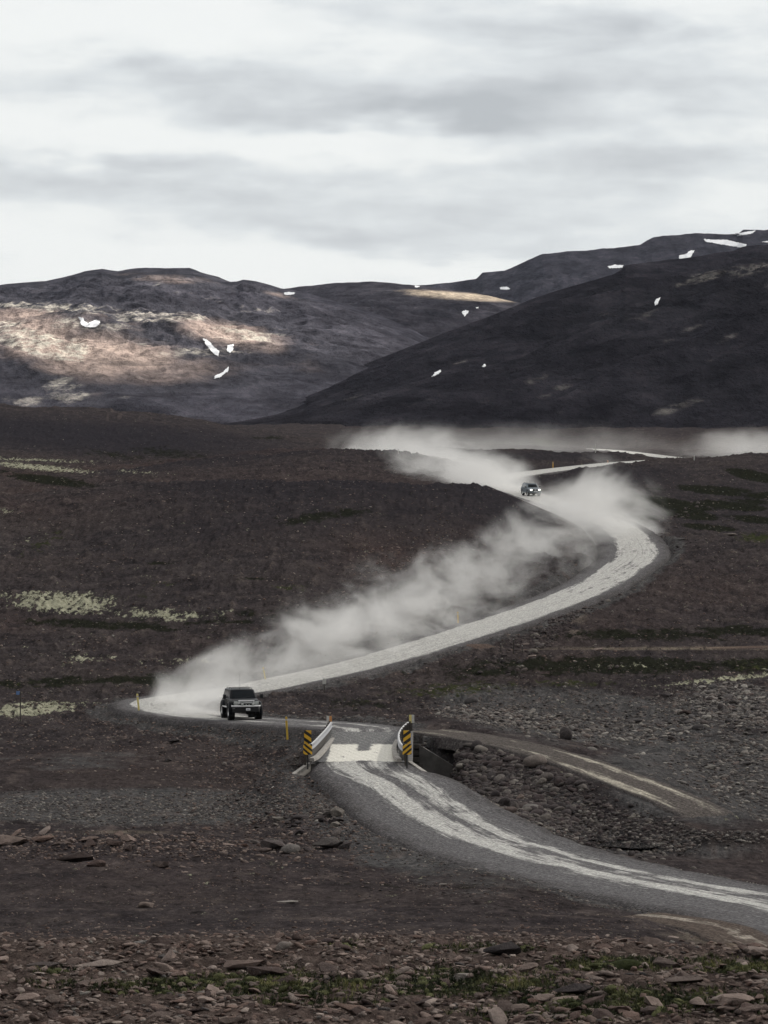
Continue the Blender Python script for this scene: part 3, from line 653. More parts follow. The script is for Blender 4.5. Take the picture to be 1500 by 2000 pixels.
def mountain(name, crest, base, mat, gz=1.0, rough=1.0, seed=1, nu=560, nt=300, bulge=0.0, masks=None, gully=1.0, u0=-700, u1=2200, ledge=0.0, slant=0.0):
    """a hill side: base line and sky line given by bearing, height seen and distance; falls away again behind"""
    us = np.r_[np.linspace(u0, -80, 60, endpoint=False), np.linspace(-80, 1580, nu, endpoint=False), np.linspace(1580, u1, 60)]
    cr = np.array(crest, float); ba = np.array(base, float)
    cv = np.interp(us, cr[:, 0], cr[:, 1]); cy = np.interp(us, cr[:, 0], cr[:, 2])
    bv = np.interp(us, ba[:, 0], ba[:, 1]); by = np.interp(us, ba[:, 0], ba[:, 2])
    by = np.minimum(by, cy-60)
    cX, cYy, cZ = unproj_np(us, cv, cy); bX, bY, bZ = unproj_np(us, bv, by)
    bZ = np.minimum(bZ, cZ)
    ts = np.r_[np.linspace(0, 1, nt), np.linspace(1.02, 1.6, 30)]
    Tt, _ = np.meshgrid(ts, us, indexing='ij')
    Yg = bY[None]+(cYy-bY)[None]*Tt; Xg = (bX/bY)[None]*(1-np.minimum(Tt, 1)) * Yg + (cX/cYy)[None]*np.minimum(Tt, 1)*Yg
    f = np.clip(Tt, 0, 1)
    prof = (f**gz)*(1-bulge) + bulge*np.sin(f*math.pi/2)
    Zg = bZ[None] + (cZ-bZ)[None]*prof
    Zg = np.where(Tt > 1, cZ[None]-(Tt-1)**1.3*(cZ-bZ)[None]*1.3-2, Zg)
    env = np.clip(f*6, 0, 1)*np.clip((1-f)*5, 0.015, 1); env = np.where(Tt > 1, 0.3, env)
    xs = Xg/1000; ys = Yg/1000
    xsl = xs + slant*ys
    rel = (cZ-bZ)[None].clip(5, None)
    N = 0.085*ridged(xsl*2.6, ys*0.7, 5, seed)*gully + 0.05*fbm(xs*6, ys*2.5, 5, seed+50) + 0.040*ridged(xsl*14, ys*4.0, 4, seed+90)*gully + 0.016*ridged(xsl*45, ys*14.0, 3, seed+70)*gully
    if ledge: N = N + ledge*0.02*np.sin(Zg/rel*60+3*fbm(xs*3, ys*3, 3, seed+5))
    Zg = Zg + rel*rough*env*(N-0.09*gully-0.16*sm(f, 0.62, 0.97))
    Zg = Zg + rel*0.009*rough*np.where(Tt <= 1.0, np.clip(1-np.abs(f-1)*8, 0, 1), 0)*fbm(xs*22, ys*0+3.3, 5, seed+33)
    Ug, Vg = proj(Xg, Yg, Zg)
    scree = np.zeros_like(Ug); warm = np.zeros_like(Ug)
    if masks:
        for e in masks.get('scree', []): scree = np.maximum(scree, e[6]*np.exp(-((((Ug-e[0])/e[2])**2+((Vg-e[1]-(Ug-e[0])*e[4])/e[3])**2)**e[5])))
        for e in masks.get('warm', []): warm = np.maximum(warm, e[6]*np.exp(-((((Ug-e[0])/e[2])**2+((Vg-e[1]-(Ug-e[0])*e[4])/e[3])**2)**e[5])))
    o = mesh_np(name, np.stack([Xg, Yg, Zg], -1).reshape(-1, 3), grid_faces(*Xg.shape), mat, True, {'scree': scree.ravel(), 'warm': warm.ravel()})
    tag(o, kind='structure'); MT[seed] = (us, ts, Xg, Yg, Zg, Ug, Vg)
    return o
# far ridge on the right, the tallest and the furthest
mm_far = mountain_mat('far_ridge', (0.055, 0.054, 0.062), (0.20, 0.16, 0.125), (0.28, 0.25, 0.21), 0.35)
mountain('mountain_ridge', [(-700,640,9000),(400,600,8800),(640,575,8600),(800,557,8400),(860,554,8300),(900,548,8300),(930,545,8200),(942,532,8200),(985,529,8100),(1010,517,8100),(1060,496,8000),(1120,490,8000),(1200,484,8000),(1250,478,8000),(1275,463,8000),(1340,456,8000),(1380,455,8000),(1440,458,8000),(1452,450,8000),(1500,448,8000),(1560,440,8000),(1800,425,8000),(2200,420,8000)],
    [(-700,815,6000),(2200,815,6000)], mm_far, gz=0.9, rough=0.8, seed=201, gully=0.8, nu=640, nt=240, ledge=1.0)
mm_mid = mountain_mat('mid_hill', (0.056, 0.053, 0.059), (0.42, 0.35, 0.27), (0.35, 0.32, 0.27), 0.4)
mountain('mountain_shoulder', [(-700,640,6800),(300,610,6800),(540,566,6800),(600,558,6700),(660,552,6600),(725,549,6500),(790,555,6450),(860,562,6400),(930,572,6400),(1000,588,6300),(1080,605,6200),(1250,660,6100),(1500,760,6000),(2200,800,6000)],
    [(-700,818,4200),(2200,818,4200)], mm_mid, gz=0.85, rough=0.8, seed=301, gully=1.0, slant=0.5,
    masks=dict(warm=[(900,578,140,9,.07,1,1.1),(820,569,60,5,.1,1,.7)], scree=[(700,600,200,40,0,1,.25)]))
mm_left = mountain_mat('left_mountain', (0.070, 0.069, 0.079), (0.42, 0.33, 0.285), (0.62, 0.58, 0.49), 0.95)
mountain('mountain_left', [(-700,590,5200),(-200,565,5000),(0,556,4900),(45,551,4900),(90,549,4900),(130,540,4900),(165,530,4850),(200,526,4850),(230,530,4850),(262,524,4850),(320,522,4800),(370,523,4800),(392,532,4750),(425,540,4750),(450,549,4700),(462,549,4700),(475,546,4700),(500,549,4650),(530,557,4600),(548,563,4600),(600,572,4500),(700,600,4400),(800,640,4200),(900,700,4000),(1000,760,3800),(1100,806,3500),(2200,812,3500)],
    [(-700,838,2300),(2200,838,2300)], mm_left, gz=0.85, rough=0.75, seed=401, gully=1.15, nu=760, nt=420, slant=0.25,
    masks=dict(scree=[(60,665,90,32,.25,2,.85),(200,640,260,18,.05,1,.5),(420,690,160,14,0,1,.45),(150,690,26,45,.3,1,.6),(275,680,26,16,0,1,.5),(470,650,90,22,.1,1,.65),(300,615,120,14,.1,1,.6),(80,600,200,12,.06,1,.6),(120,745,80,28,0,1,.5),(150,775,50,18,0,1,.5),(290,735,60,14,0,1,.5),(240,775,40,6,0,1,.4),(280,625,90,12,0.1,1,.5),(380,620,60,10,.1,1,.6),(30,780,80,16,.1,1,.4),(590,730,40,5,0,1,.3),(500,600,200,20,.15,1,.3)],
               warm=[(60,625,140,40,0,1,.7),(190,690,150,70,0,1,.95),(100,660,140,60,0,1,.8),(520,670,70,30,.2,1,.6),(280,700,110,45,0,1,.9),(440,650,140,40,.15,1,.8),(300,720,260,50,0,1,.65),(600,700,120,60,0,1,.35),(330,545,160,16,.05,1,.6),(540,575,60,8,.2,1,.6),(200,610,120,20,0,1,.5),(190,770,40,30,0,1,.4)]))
mm_right = mountain_mat('right_mountain', (0.028, 0.027, 0.031), (0.052, 0.047, 0.045), (0.21, 0.20, 0.175), 0.8)
mountain('mountain_right', [(-700,822,2400),(350,820,2500),(430,812,2600),(500,795,2650),(560,776,2700),(620,752,2750),(700,716,2800),(760,693,2850),(830,665,2900),(900,637,2950),(960,616,3000),(1010,596,3050),(1045,582,3050),(1100,564,3100),(1150,549,3100),(1195,536,3150),(1212,526,3150),(1222,517,3150),(1260,513,3200),(1310,507,3200),(1360,500,3200),(1400,492,3200),(1430,489,3200),(1450,482,3200),(1500,479,3200),(1600,470,3200),(2200,430,3200)],
    [(-700,850,2000),(300,848,2100),(900,850,1950),(1500,852,1850),(2200,852,1800)], mm_right, gz=0.9, rough=1.15, seed=501, gully=1.2, nu=760, nt=420, slant=-0.9,
    masks=dict(scree=[(1370,545,70,12,-.25,1,.85),(1460,530,60,16,-.2,1,.75),(1440,650,60,14,-.5,1,.6),(1150,620,60,8,0,1,.5),(1180,615,40,6,0,1,.6),(1290,715,60,6,-.3,1,.5),(890,710,60,5,-.3,1,.5),(1020,710,50,5,-.1,1,.45),(1300,800,120,14,-.3,1,.5),(1080,805,80,8,0,1,.4),(800,795,80,10,-.4,1,.35),(1480,560,60,20,-.3,1,.5),(1180,540,60,6,0,1,.4),(1300,600,300,30,-.3,1,.3),(1000,760,260,14,-.45,1,.34),(1250,690,260,12,-.45,1,.34),(1100,660,200,10,-.5,1,.3),(1400,700,200,10,-.5,1,.32),(700,770,120,8,-.5,1,.3),(1470,790,120,30,-.4,1,.3)],
               warm=[(1400,760,200,60,0,1,.3),(1300,600,260,60,-.2,1,.35),(640,800,200,30,-.3,1,.2)]))
# ------------------------------------------------------------------ unseen cloud bank, added to shade the valley and let sun through its gaps
def cloud_mat_unseen():
    m = bpy.data.materials.new('cloud'); m.use_nodes = True  # material of the added, unseen cloud bank
    t = NT(m.node_tree); t.n.clear()
    oc = t.new('ShaderNodeTexCoord').outputs['Object']
    sp = t.new('ShaderNodeSeparateXYZ'); t.l.new(oc, sp.inputs[0])
    nz = t.noise(oc, 0.0022, 5, 0.55)
    def gap(x, y, rx, ry):
        dx = t.math('DIVIDE', t.math('SUBTRACT', sp.outputs[0], x), rx); dy = t.math('DIVIDE', t.math('SUBTRACT', sp.outputs[1], y), ry)
        return t.math('POWER', 2.718, t.math('MULTIPLY', t.math('ADD', t.math('MULTIPLY', dx, dx), t.math('MULTIPLY', dy, dy)), -1.0))
    g = None
    for u, v, Y, rx, ry, am in GAPS:
        X, Y_, Z = unproj(u, v, Y)
        k = (CLOUD_Z-Z)/math.tan(SUN_EL)
        q = t.math('MULTIPLY', gap(X+math.sin(SUN_AZ)*k, Y_+math.cos(SUN_AZ)*k, rx, ry), am)
        g = q if g is None else t.math('MAXIMUM', g, q)
    f = t.math('ADD', g, t.math('MULTIPLY', t.math('SUBTRACT', nz, 0.5), 0.7))
    thin = t.sstep(f, 0.25, 0.75, 0.57, 1.0)
    tr = t.new('ShaderNodeBsdfTransparent'); tl = t.new('ShaderNodeBsdfTranslucent'); tl.inputs[0].default_value = (0.80, 0.81, 0.84, 1)
    mx = t.new('ShaderNodeMixShader'); t.l.new(thin, mx.inputs[0]); t.l.new(tl.outputs[0], mx.inputs[1]); t.l.new(tr.outputs[0], mx.inputs[2])
    o = t.new('ShaderNodeOutputMaterial'); t.l.new(mx.outputs[0], o.inputs[0])
    return m
CLOUD_Z = 1500.0
GAPS = [(110,690,3300,330,620,1.45),(300,690,3300,230,620,1.4),(470,640,3700,170,560,1.25),(60,640,3900,300,500,1.0),(900,577,6300,170,260,1.3),(1230,888,1250,70,200,1.0),(700,1300,320,60,60,.0)]
n = 60
xs = np.linspace(-4200, 6500, n); ys = np.linspace(-2600, 10800, n); CXg, CYg = np.meshgrid(xs, ys)
zt = CLOUD_Z + 40*fbm(CXg/900, CYg/900, 4, 61) ; zb = zt - 30 - 25*fbm(CXg/600, CYg/600, 3, 71).clip(-.6, 1)
co = np.concatenate([np.stack([CXg, CYg, zt], -1).reshape(-1, 3), np.stack([CXg, CYg, zb], -1).reshape(-1, 3)])
f1 = grid_faces(n, n); f2 = f1[:, ::-1]+n*n
loop = [i for i in range(n)]+[i*n+n-1 for i in range(1, n)]+[(n-1)*n+i for i in range(n-2, -1, -1)]+[i*n for i in range(n-2, 0, -1)]
side = np.array([[loop[(i+1) % len(loop)], loop[i], loop[i]+n*n, loop[(i+1) % len(loop)]+n*n] for i in range(len(loop))])
cloud = mesh_np('cloud', co, np.concatenate([f1, f2, side]), cloud_mat_unseen(), True); tag(cloud, kind='structure')  # unseen cloud bank, added to shade the valley
# ------------------------------------------------------------------ small mesh helpers for built things
def bm_new(): return bmesh.new()
def add_box(bm, c, s, rot=None, bevel=0.0):
    r = bmesh.ops.create_cube(bm, size=1.0); vs = r['verts']
    bmesh.ops.scale(bm, vec=s, verts=vs)
    if bevel:
        es = list({e for v in vs for e in v.link_edges})
        g = bmesh.ops.bevel(bm, geom=es, offset=bevel, segments=2, affect='EDGES', profile=0.6)
        vs = list({v for f in g['faces'] for v in f.verts} | {v for v in vs if v.is_valid})
    if rot is not None: bmesh.ops.rotate(bm, cent=(0, 0, 0), matrix=Euler(rot).to_matrix(), verts=vs)
    bmesh.ops.translate(bm, vec=c, verts=vs)
    return vs
def add_cyl(bm, p0, p1, r0, r1=None, seg=16, cap=True):
    r1 = r0 if r1 is None else r1; p0 = Vector(p0); p1 = Vector(p1); d = p1-p0
    g = bmesh.ops.create_cone(bm, cap_ends=cap, segments=seg, radius1=r0, radius2=r1, depth=d.length)
    bmesh.ops.rotate(bm, cent=(0, 0, 0), matrix=d.to_track_quat('Z', 'Y').to_matrix(), verts=g['verts'])
    bmesh.ops.translate(bm, vec=(p0+p1)/2, verts=g['verts']); return g['verts']
def add_lathe(bm, prof, axis='X', c=(0, 0, 0), seg=28):
    """prof: list of (along, radius), closed ring profile turned about the axis"""
    rings = []
    for k in range(seg):
        a = 2*math.pi*k/seg
        ring = []
        for t_, r in prof:
            p = (t_, r*math.cos(a), r*math.sin(a)) if axis == 'X' else (r*math.cos(a), t_, r*math.sin(a)) if axis == 'Y' else (r*math.cos(a), r*math.sin(a), t_)
            ring.append(bm.verts.new((p[0]+c[0], p[1]+c[1], p[2]+c[2])))
        rings.append(ring)
    for k in range(seg):
        A = rings[k]; B = rings[(k+1) % seg]
        for i in range(len(prof)-1): bm.faces.new((A[i], A[i+1], B[i+1], B[i]))
def add_loft(bm, secs, close=True):
    R = [[bm.verts.new(p) for p in s] for s in secs]; n = len(secs[0])
    for a, b in zip(R[:-1], R[1:]):
        for i in range(n if close else n-1):
            j = (i+1) % n; bm.faces.new((a[i], a[j], b[j], b[i]))
    if close: bm.faces.new(R[0][::-1]); bm.faces.new(R[-1])
def add_prism(bm, poly, z0, z1, axis='Z'):
    def P(p, h): return {'Z': (p[0], p[1], h), 'X': (h, p[0], p[1]), 'Y': (p[0], h, p[1])}[axis]
    a = [bm.verts.new(P(p, z0)) for p in poly]; b = [bm.verts.new(P(p, z1)) for p in poly]; n = len(poly)
    bm.faces.new(a[::-1]); bm.faces.new(b)
    for i in range(n): bm.faces.new((a[i], a[(i+1) % n], b[(i+1) % n], b[i]))
def obj(name, bm, mat, parent=None, smooth=False, angle=35):
    bmesh.ops.recalc_face_normals(bm, faces=bm.faces)
    me = bpy.data.meshes.new(name); bm.to_mesh(me); bm.free()
    if mat: me.materials.append(mat)
    if smooth:
        me.polygons.foreach_set('use_smooth', np.ones(len(me.polygons), bool))
        me.set_sharp_from_angle(angle=math.radians(angle))
    o = bpy.data.objects.new(name, me); COL.objects.link(o)
    if parent is not None: o.parent = parent
    return o
def empty(name, loc, rot=(0, 0, 0)):
    o = bpy.data.objects.new(name, None); COL.objects.link(o); o.empty_display_size = 0.5
    o.location = loc; o.rotation_euler = rot; return o
def copy_tree(o, parent=None):
    c = o.copy(); COL.objects.link(c); c.parent = parent
    for ch in [q for q in bpy.data.objects if q.parent == o]: copy_tree(ch, c)
    return c

# materials
M_black = pmat('black_paint', (0.0045, 0.005, 0.0065), rough=0.35, var=0.25, spec=0.05, coat=0.0)
M_blue = pmat('dusty_blue_paint', (0.10, 0.125, 0.145), rough=0.45, var=0.25, spec=0.5)
M_trim = pmat('black_plastic', (0.008, 0.008, 0.009), rough=0.6)
M_rub = pmat('tyre_rubber', (0.012, 0.0115, 0.012), rough=0.9, var=0.4, nscale=20, bump=0.3)
M_chr = pmat('chrome', (0.80, 0.80, 0.80), rough=0.22, metal=0.25, var=0.08)
M_chrb = pmat('polished_metal', (0.70, 0.70, 0.70), rough=0.35, metal=0.6, var=0.1)
M_glass = pmat('dark_window_glass', (0.006, 0.008, 0.010), rough=0.08, spec=0.07, var=0.3)
M_sglass = pmat('tinted_side_glass', (0.03, 0.035, 0.04), rough=0.05, spec=1.0, var=0.2)
M_lens = pmat('lamp_lens', (0.45, 0.47, 0.45), rough=0.15, spec=0.8)
M_litl = pmat('lit_headlight', (0.9, 0.9, 0.85), rough=0.2, emit=((1.0, 0.98, 0.93), 2.2))
M_plate = pmat('licence_plate', (0.68, 0.69, 0.70), rough=0.5, var=0.05)
M_ink = pmat('dark_blue_ink', (0.03, 0.04, 0.09), rough=0.6)
M_yel = pmat('yellow_paint', (0.64, 0.42, 0.055), rough=0.6, var=0.12, nscale=12)
M_pyel = pmat('pale_yellow_paint', (0.66, 0.55, 0.20), rough=0.6, var=0.12, nscale=12)
M_ora = pmat('orange_board_paint', (0.60, 0.27, 0.09), rough=0.6, var=0.15, nscale=12)
M_whi = pmat('weathered_white_paint', (0.55, 0.54, 0.51), rough=0.7, var=0.12, nscale=10)
M_blk = pmat('black_sign_paint', (0.014, 0.013, 0.013), rough=0.6)
M_sy = pmat('sign_yellow', (0.72, 0.41, 0.03), rough=0.5, var=0.10, nscale=9)
M_galv = pmat('galvanised_steel', (0.27, 0.27, 0.285), rough=0.5, metal=0.3, var=0.18, nscale=5)
M_conc = pmat('weathered_concrete', (0.30, 0.28, 0.255), rough=0.9, var=0.25, nscale=2.5, bump=0.4)
M_dcon = pmat('dark_varied_concrete', (0.095, 0.088, 0.082), rough=0.85, var=0.3, nscale=1.6, bump=0.5)  # darker concrete of the abutments, edge beams and far wing wall
M_wood = pmat('dark_treated_timber', (0.060, 0.052, 0.046), rough=0.9, var=0.35, nscale=5, bump=0.5)
M_dwood = pmat('grey_fence_wood', (0.055, 0.048, 0.042), rough=0.9, var=0.35, nscale=8)
M_sblue = pmat('sign_blue', (0.13, 0.22, 0.42), rough=0.5)
M_lime = pmat('fluorescent_yellow', (0.78, 0.75, 0.10), rough=0.5, var=0.05)

# ------------------------------------------------------------------ off-road cars
def make_car(name, P):
    """P: dimensions; local -Y is forward, +X is the car's left"""
    root = empty(name, (0, 0, 0))
    L, Wd, zb, zh, zbelt, zr = P['L'], P['W'], P['zb'], P['zh'], P['zbelt'], P['zr']
    hl = L/2; hw = Wd/2; paint = P['paint']
    bm = bm_new()
    def sec(y, w, b, tp, r=0.10):
        return [(-w+r, y, b), (w-r, y, b), (w, y, b+r), (w, y, tp-r*1.2), (w-r*1.1, y, tp-r*.15), (w*0.55, y, tp+0.02), (0, y, tp+0.035), (-w*0.55, y, tp+0.02), (-w+r*1.1, y, tp-r*.15), (-w, y, tp-r*1.2), (-w, y, b+r)]
    ys = P['ywb']                                        # windscreen base
    add_loft(bm, [sec(-hl, hw*0.90, zb+0.28, zh-0.20), sec(-hl+0.07, hw*0.95, zb+0.16, zh-0.08), sec(-hl+0.30, hw*0.985, zb+0.05, zh-0.01), sec(-hl+0.9, hw, zb, zh+0.03),
        sec(ys-0.1, hw, zb, zbelt), sec(ys+0.5, hw, zb, zbelt), sec(hl-0.35, hw, zb, zbelt), sec(hl-0.06, hw*0.985, zb+0.08, zbelt-0.02), sec(hl, hw*0.95, zb+0.2, zbelt-0.1)])
    body = obj('body', bm, paint, root, True)
    # cabin
    wt = hw*P['tumble']; yt = P['ywt']; yr1 = hl-0.08; yr0 = hl-P['rear_rake']
    bm = bm_new()
    b4 = [(-hw+0.05, ys), (hw-0.05, ys), (hw-0.05, yr1), (-hw+0.05, yr1)]
    def ringz(f):
        y0 = ys+(yt-ys)*f; y1 = yr1+(yr0-yr1)*f; wx = (hw-0.05)+(wt-(hw-0.05))*f
        z = zbelt-0.03+(zr-0.05-zbelt+0.03)*f
        c = 0.10
        return [(-wx+c, y0-0.04, z), (0, y0-0.09, z), (wx-c, y0-0.04, z), (wx, y0+c, z), (wx, (y0+y1)/2, z), (wx, y1-c, z), (wx-c, y1, z), (-wx+c, y1, z), (-wx, y1-c, z), (-wx, (y0+y1)/2, z), (-wx, y0+c, z)]
    r0 = ringz(0); r1 = ringz(1)
    r2 = [(x*0.93, (y*0.97+0.03*(yt+yr0)/2), zr-0.01) for x, y, z in r1]; r3 = [(x*0.6, y*0.8+0.2*(yt+yr0)/2, zr+0.015) for x, y, z in r1]
    add_loft(bm, [r0, ringz(.5), r1, r2, r3])
    cab = obj('cabin', bm, paint, root, True)
    # glass panels set 8 mm proud of the cabin faces
    def panel(nm, quad, out, mat, par):
        bm = bm_new(); o = Vector(out)
        a = [Vector(q) for q in quad]; f = [bm.verts.new(q+o*0.010) for q in a]; k = [bm.verts.new(q-o*0.02) for q in a]
        bm.faces.new(f); bm.faces.new(k[::-1])
        for i in range(len(a)): bm.faces.new((f[i], k[i], k[(i+1) % len(a)], f[(i+1) % len(a)]))
        return obj(nm, bm, mat, par)
    dz = zr-0.05-(zbelt-0.03)
    def fp(f, x):                                        # point on the windscreen plane
        y = ys+(yt-ys)*f; wx = (hw-0.05)+(wt-(hw-0.05))*f; return (x*(wx-0.10), y-0.04-0.05*(1-abs(x)), zbelt-0.03+dz*f)
    nf = Vector((0, -dz, (yt-ys))).normalized(); nf = Vector((0, -abs(nf.y), abs(nf.z)))
    ws = panel('windscreen', [fp(.10, -.95), fp(.10, 0), fp(.10, .95), fp(.90, .93), fp(.90, 0), fp(.90, -.93)], nf, M_glass, root)
    bm = bm_new()
    for sx in (-1, 1):
        p = Vector(fp(.12, 0.15*sx)) + nf*0.03; q = Vector(fp(.26, 0.75*sx)) + nf*0.03; add_cyl(bm, p, q, 0.012, seg=6)
    obj('wiper', bm, M_trim, ws)
    def sp(f, s, y):
        wx = (hw-0.05)+(wt-(hw-0.05))*f; return (s*wx, y, zbelt-0.03+dz*f)
    cuts = P['cuts']
    for s in (-1, 1):
        ns = Vector((s*dz, 0, (hw-0.05-wt))).normalized()
        for i, (ya, yb) in enumerate(cuts):
            ra = 0.75*(yt-ys) if i == 0 else 0.0
            rb = -(yr1-yr0)*0.75 if i == len(cuts)-1 else 0.0
            q = [sp(.14, s, ya), sp(.14, s, yb), sp(.86, s, yb+rb), sp(.86, s, ya+ra)]
            panel('side_window', q, ns, M_sglass, root)
    panel('rear_window', [(-hw*.8, yr1, zbelt+.06), (hw*.8, yr1, zbelt+.06), (wt*.85, yr0, zr-.14), (-wt*.85, yr0, zr-.14)], Vector((0, 1, .2)).normalized(), M_glass, root)
    # doors: shallow raised skins with handles
    for s in (-1, 1):
        for ya, yb in P['doors']:
            bm = bm_new(); add_box(bm, (s*(hw+0.004), (ya+yb)/2, (zb+0.12+zbelt-0.08)/2), (0.022, yb-ya-0.03, zbelt-0.08-zb-0.12), bevel=0.008)
            d = obj('door', bm, paint, root)
            bm = bm_new(); add_box(bm, (s*(hw+0.03), yb-0.17, zbelt-0.16), (0.03, 0.16, 0.035), bevel=0.01); obj('handle', bm, P['trim'], d)
    # grille
    gw, g0, g1 = P['gw'], P['g0'], P['g1']; yf = -hl-0.02
    bm = bm_new(); add_box(bm, (0, yf+0.01, (g0+g1)/2), (gw-0.06, 0.05, g1-g0-0.04)); gr = obj('grille', bm, M_trim, root)
    bm = bm_new()
    if P['chrome']:
        add_box(bm, (0, yf-0.03, g1-0.045), (gw, 0.09, 0.10), bevel=0.03)
        for s in (-1, 1): add_box(bm, (s*(gw/2-0.045), yf-0.02, (g0+g1)/2+0.03), (0.09, 0.08, g1-g0-0.05), rot=(0, s*-0.12, 0), bevel=0.025)
        add_box(bm, (0, yf-0.025, g0+(g1-g0)*0.47), (gw-0.12, 0.06, 0.055), bevel=0.015)
    else:
        add_box(bm, (0, yf-0.01, g1-0.01), (gw, 0.04, 0.03), bevel=0.01)
        add_box(bm, (0, yf-0.02, (g0+g1)/2), (gw*0.25, 0.03, 0.10), bevel=0.02)
    obj('grille_frame', bm, M_chr if P['chrome'] else M_chrb, gr, True)
    # headlights
    for s in (-1, 1):
        x = s*(gw/2+P['hlw']/2+0.015)
        bm = bm_new(); add_box(bm, (x, yf+0.03, P['hlz']), (P['hlw'], 0.10, P['hlh']), rot=(0, 0, s*0.12), bevel=0.03)
        h = obj('headlight', bm, P['hlm'], root, True)
        bm = bm_new(); add_box(bm, (x, yf+0.025, P['hlz']-P['hlh']/2-0.035), (P['hlw']*.95, 0.09, 0.05), bevel=0.015); obj('indicator', bm, M_lens, h)
    # bumper
    bm = bm_new()
    bw = hw*1.02; bz = P['bz']; pts = []
    for x, y in ((-bw, yf+0.28), (-bw*0.86, yf-0.05), (-bw*0.5, yf-0.15), (0, yf-0.18), (bw*0.5, yf-0.15), (bw*0.86, yf-0.05), (bw, yf+0.28)): pts.append((x, y))
    secs = [[(x, y, bz-P['bh']/2), (x, y-0.03, bz-P['bh']/4), (x, y-0.03, bz+P['bh']/4), (x, y, bz+P['bh']/2), (x*0.97, y+0.12, bz+P['bh']/2), (x*0.97, y+0.12, bz-P['bh']/2)] for x, y in pts]
    add_loft(bm, secs); bp = obj('bumper', bm, M_chr if P['chrome'] else paint, root, True)
    bm = bm_new(); secs = [[(x*0.98, y+0.02, bz-P['bh']/2-P['vz']), (x*0.98, y, bz-P['bh']/2-0.004), (x*0.93, y+0.12, bz-P['bh']/2-0.004), (x*0.93, y+0.12, bz-P['bh']/2-P['vz'])] for x, y in pts]
    add_loft(bm, secs); va = obj('valance', bm, M_trim, root)
    if P['fog']:
        for s in (-1, 1):
            bm = bm_new(); add_box(bm, (s*bw*0.83, yf-0.03, bz-P['bh']/2-0.10), (0.24, 0.06, 0.09), bevel=0.02); obj('fog_lamp', bm, pmat('smoked_lens', (0.12, 0.12, 0.12), rough=0.2), va)
    # licence plate with dark characters too small to read
    bm = bm_new(); add_box(bm, (P['plx'], yf-0.20, P['plz']), (0.30 if P['chrome'] else 0.50, 0.02, 0.16 if P['chrome'] else 0.12), bevel=0.004); lp = obj('licence_plate', bm, M_plate, root)
    bm = bm_new()
    add_box(bm, (P['plx'], yf-0.213, P['plz']-0.01), (0.20, 0.004, 0.05)); obj('plate_mark', bm, pmat('plate_blur', (0.25, 0.26, 0.32), rough=.6, var=.5, nscale=60), lp)
    # round lamps on the bumper
    for x, z, r in P['lamps']:
        bm = bm_new(); add_lathe(bm, [(0.10, 0.01), (0.08, r*0.6), (0.02, r), (-0.03, r), (-0.035, r*0.9)], 'Y', (x, yf-0.17, z), 20)
        lo = obj('driving_lamp', bm, M_trim, root, True)
        bm = bm_new(); add_lathe(bm, [(-0.035, r*0.9), (-0.05, r*0.5), (-0.055, 0.002)], 'Y', (x, yf-0.17, z), 20); obj('lens', bm, M_lens, lo, True)
    # mirrors
    for s in (-1, 1):
        my = ys+0.25
        bm = bm_new(); add_cyl(bm, (s*(hw-0.02), my, zbelt+0.02), (s*(hw+P['mx']), my-0.02, zbelt+0.06), 0.03, seg=8); add_cyl(bm, (s*(hw-0.02), my, zbelt+0.14), (s*(hw+P['mx']), my-0.02, zbelt+0.14), 0.025, seg=8)
        add_box(bm, (s*(hw+P['mx']+P['mw']/2), my, zbelt+0.12), (P['mw'], 0.14, P['mh']), bevel=0.03)
        mi = obj('mirror', bm, M_trim, root, True)
        bm = bm_new(); add_box(bm, (s*(hw+P['mx']+P['mw']/2), my+0.072, zbelt+0.12), (P['mw']-.05, 0.01, P['mh']-.06)); obj('mirror_glass', bm, M_chr, mi)
    # wheels
    R, TW_ = P['R'], P['tw']; tx = P['tx']
    for yw in P['axles']:
        for s in (-1, 1):
            cx = s*tx
            we = empty('wheel', (cx, yw, R)); we.parent = root
            bm = bm_new(); h = TW_/2; r1 = R*0.52
            add_lathe(bm, [(-h*0.82, r1), (-h, R*0.72), (-h*0.97, R*0.90), (-h*0.80, R*0.985), (-h*0.4, R), (0, R*1.004), (h*0.4, R), (h*0.80, R*0.985), (h*0.97, R*0.90), (h, R*0.72), (h*0.82, r1), (-h*0.82, r1)], 'X', (0, 0, 0), 40)
            for k in range(20):                          # tread blocks
                a = 2*math.pi*k/20
                for q in (-0.62, 0.0, 0.62):
                    aa = a + (0.15 if q == 0 else 0)
                    add_box(bm, (q*h*1.12, math.cos(aa)*R*0.995, math.sin(aa)*R*0.995), (h*0.50, R*0.045, R*0.20), rot=(aa-math.pi/2+math.pi/2, 0, 0))
            obj('tyre', bm, M_rub, we, True)
            bm = bm_new(); o_ = s
            add_lathe(bm, [(-o_*h*0.6, r1), (o_*h*0.80, r1*1.0), (o_*h*0.84, r1*0.92), (o_*h*0.45, r1*0.80), (o_*h*0.35, r1*0.35), (o_*h*0.55, r1*0.28), (o_*h*0.55, 0.004)], 'X', (0, 0, 0), 24)
            for k in range(8):
                a = 2*math.pi*k/8; add_box(bm, (o_*h*0.40, math.cos(a)*r1*0.58, math.sin(a)*r1*0.58), (0.05, r1*0.50, 0.055), rot=(a, 0, 0), bevel=0.01)
            obj('rim', bm, M_chrb, we, True)
            # wide arch over the wheel
            bm = bm_new(); secs = []
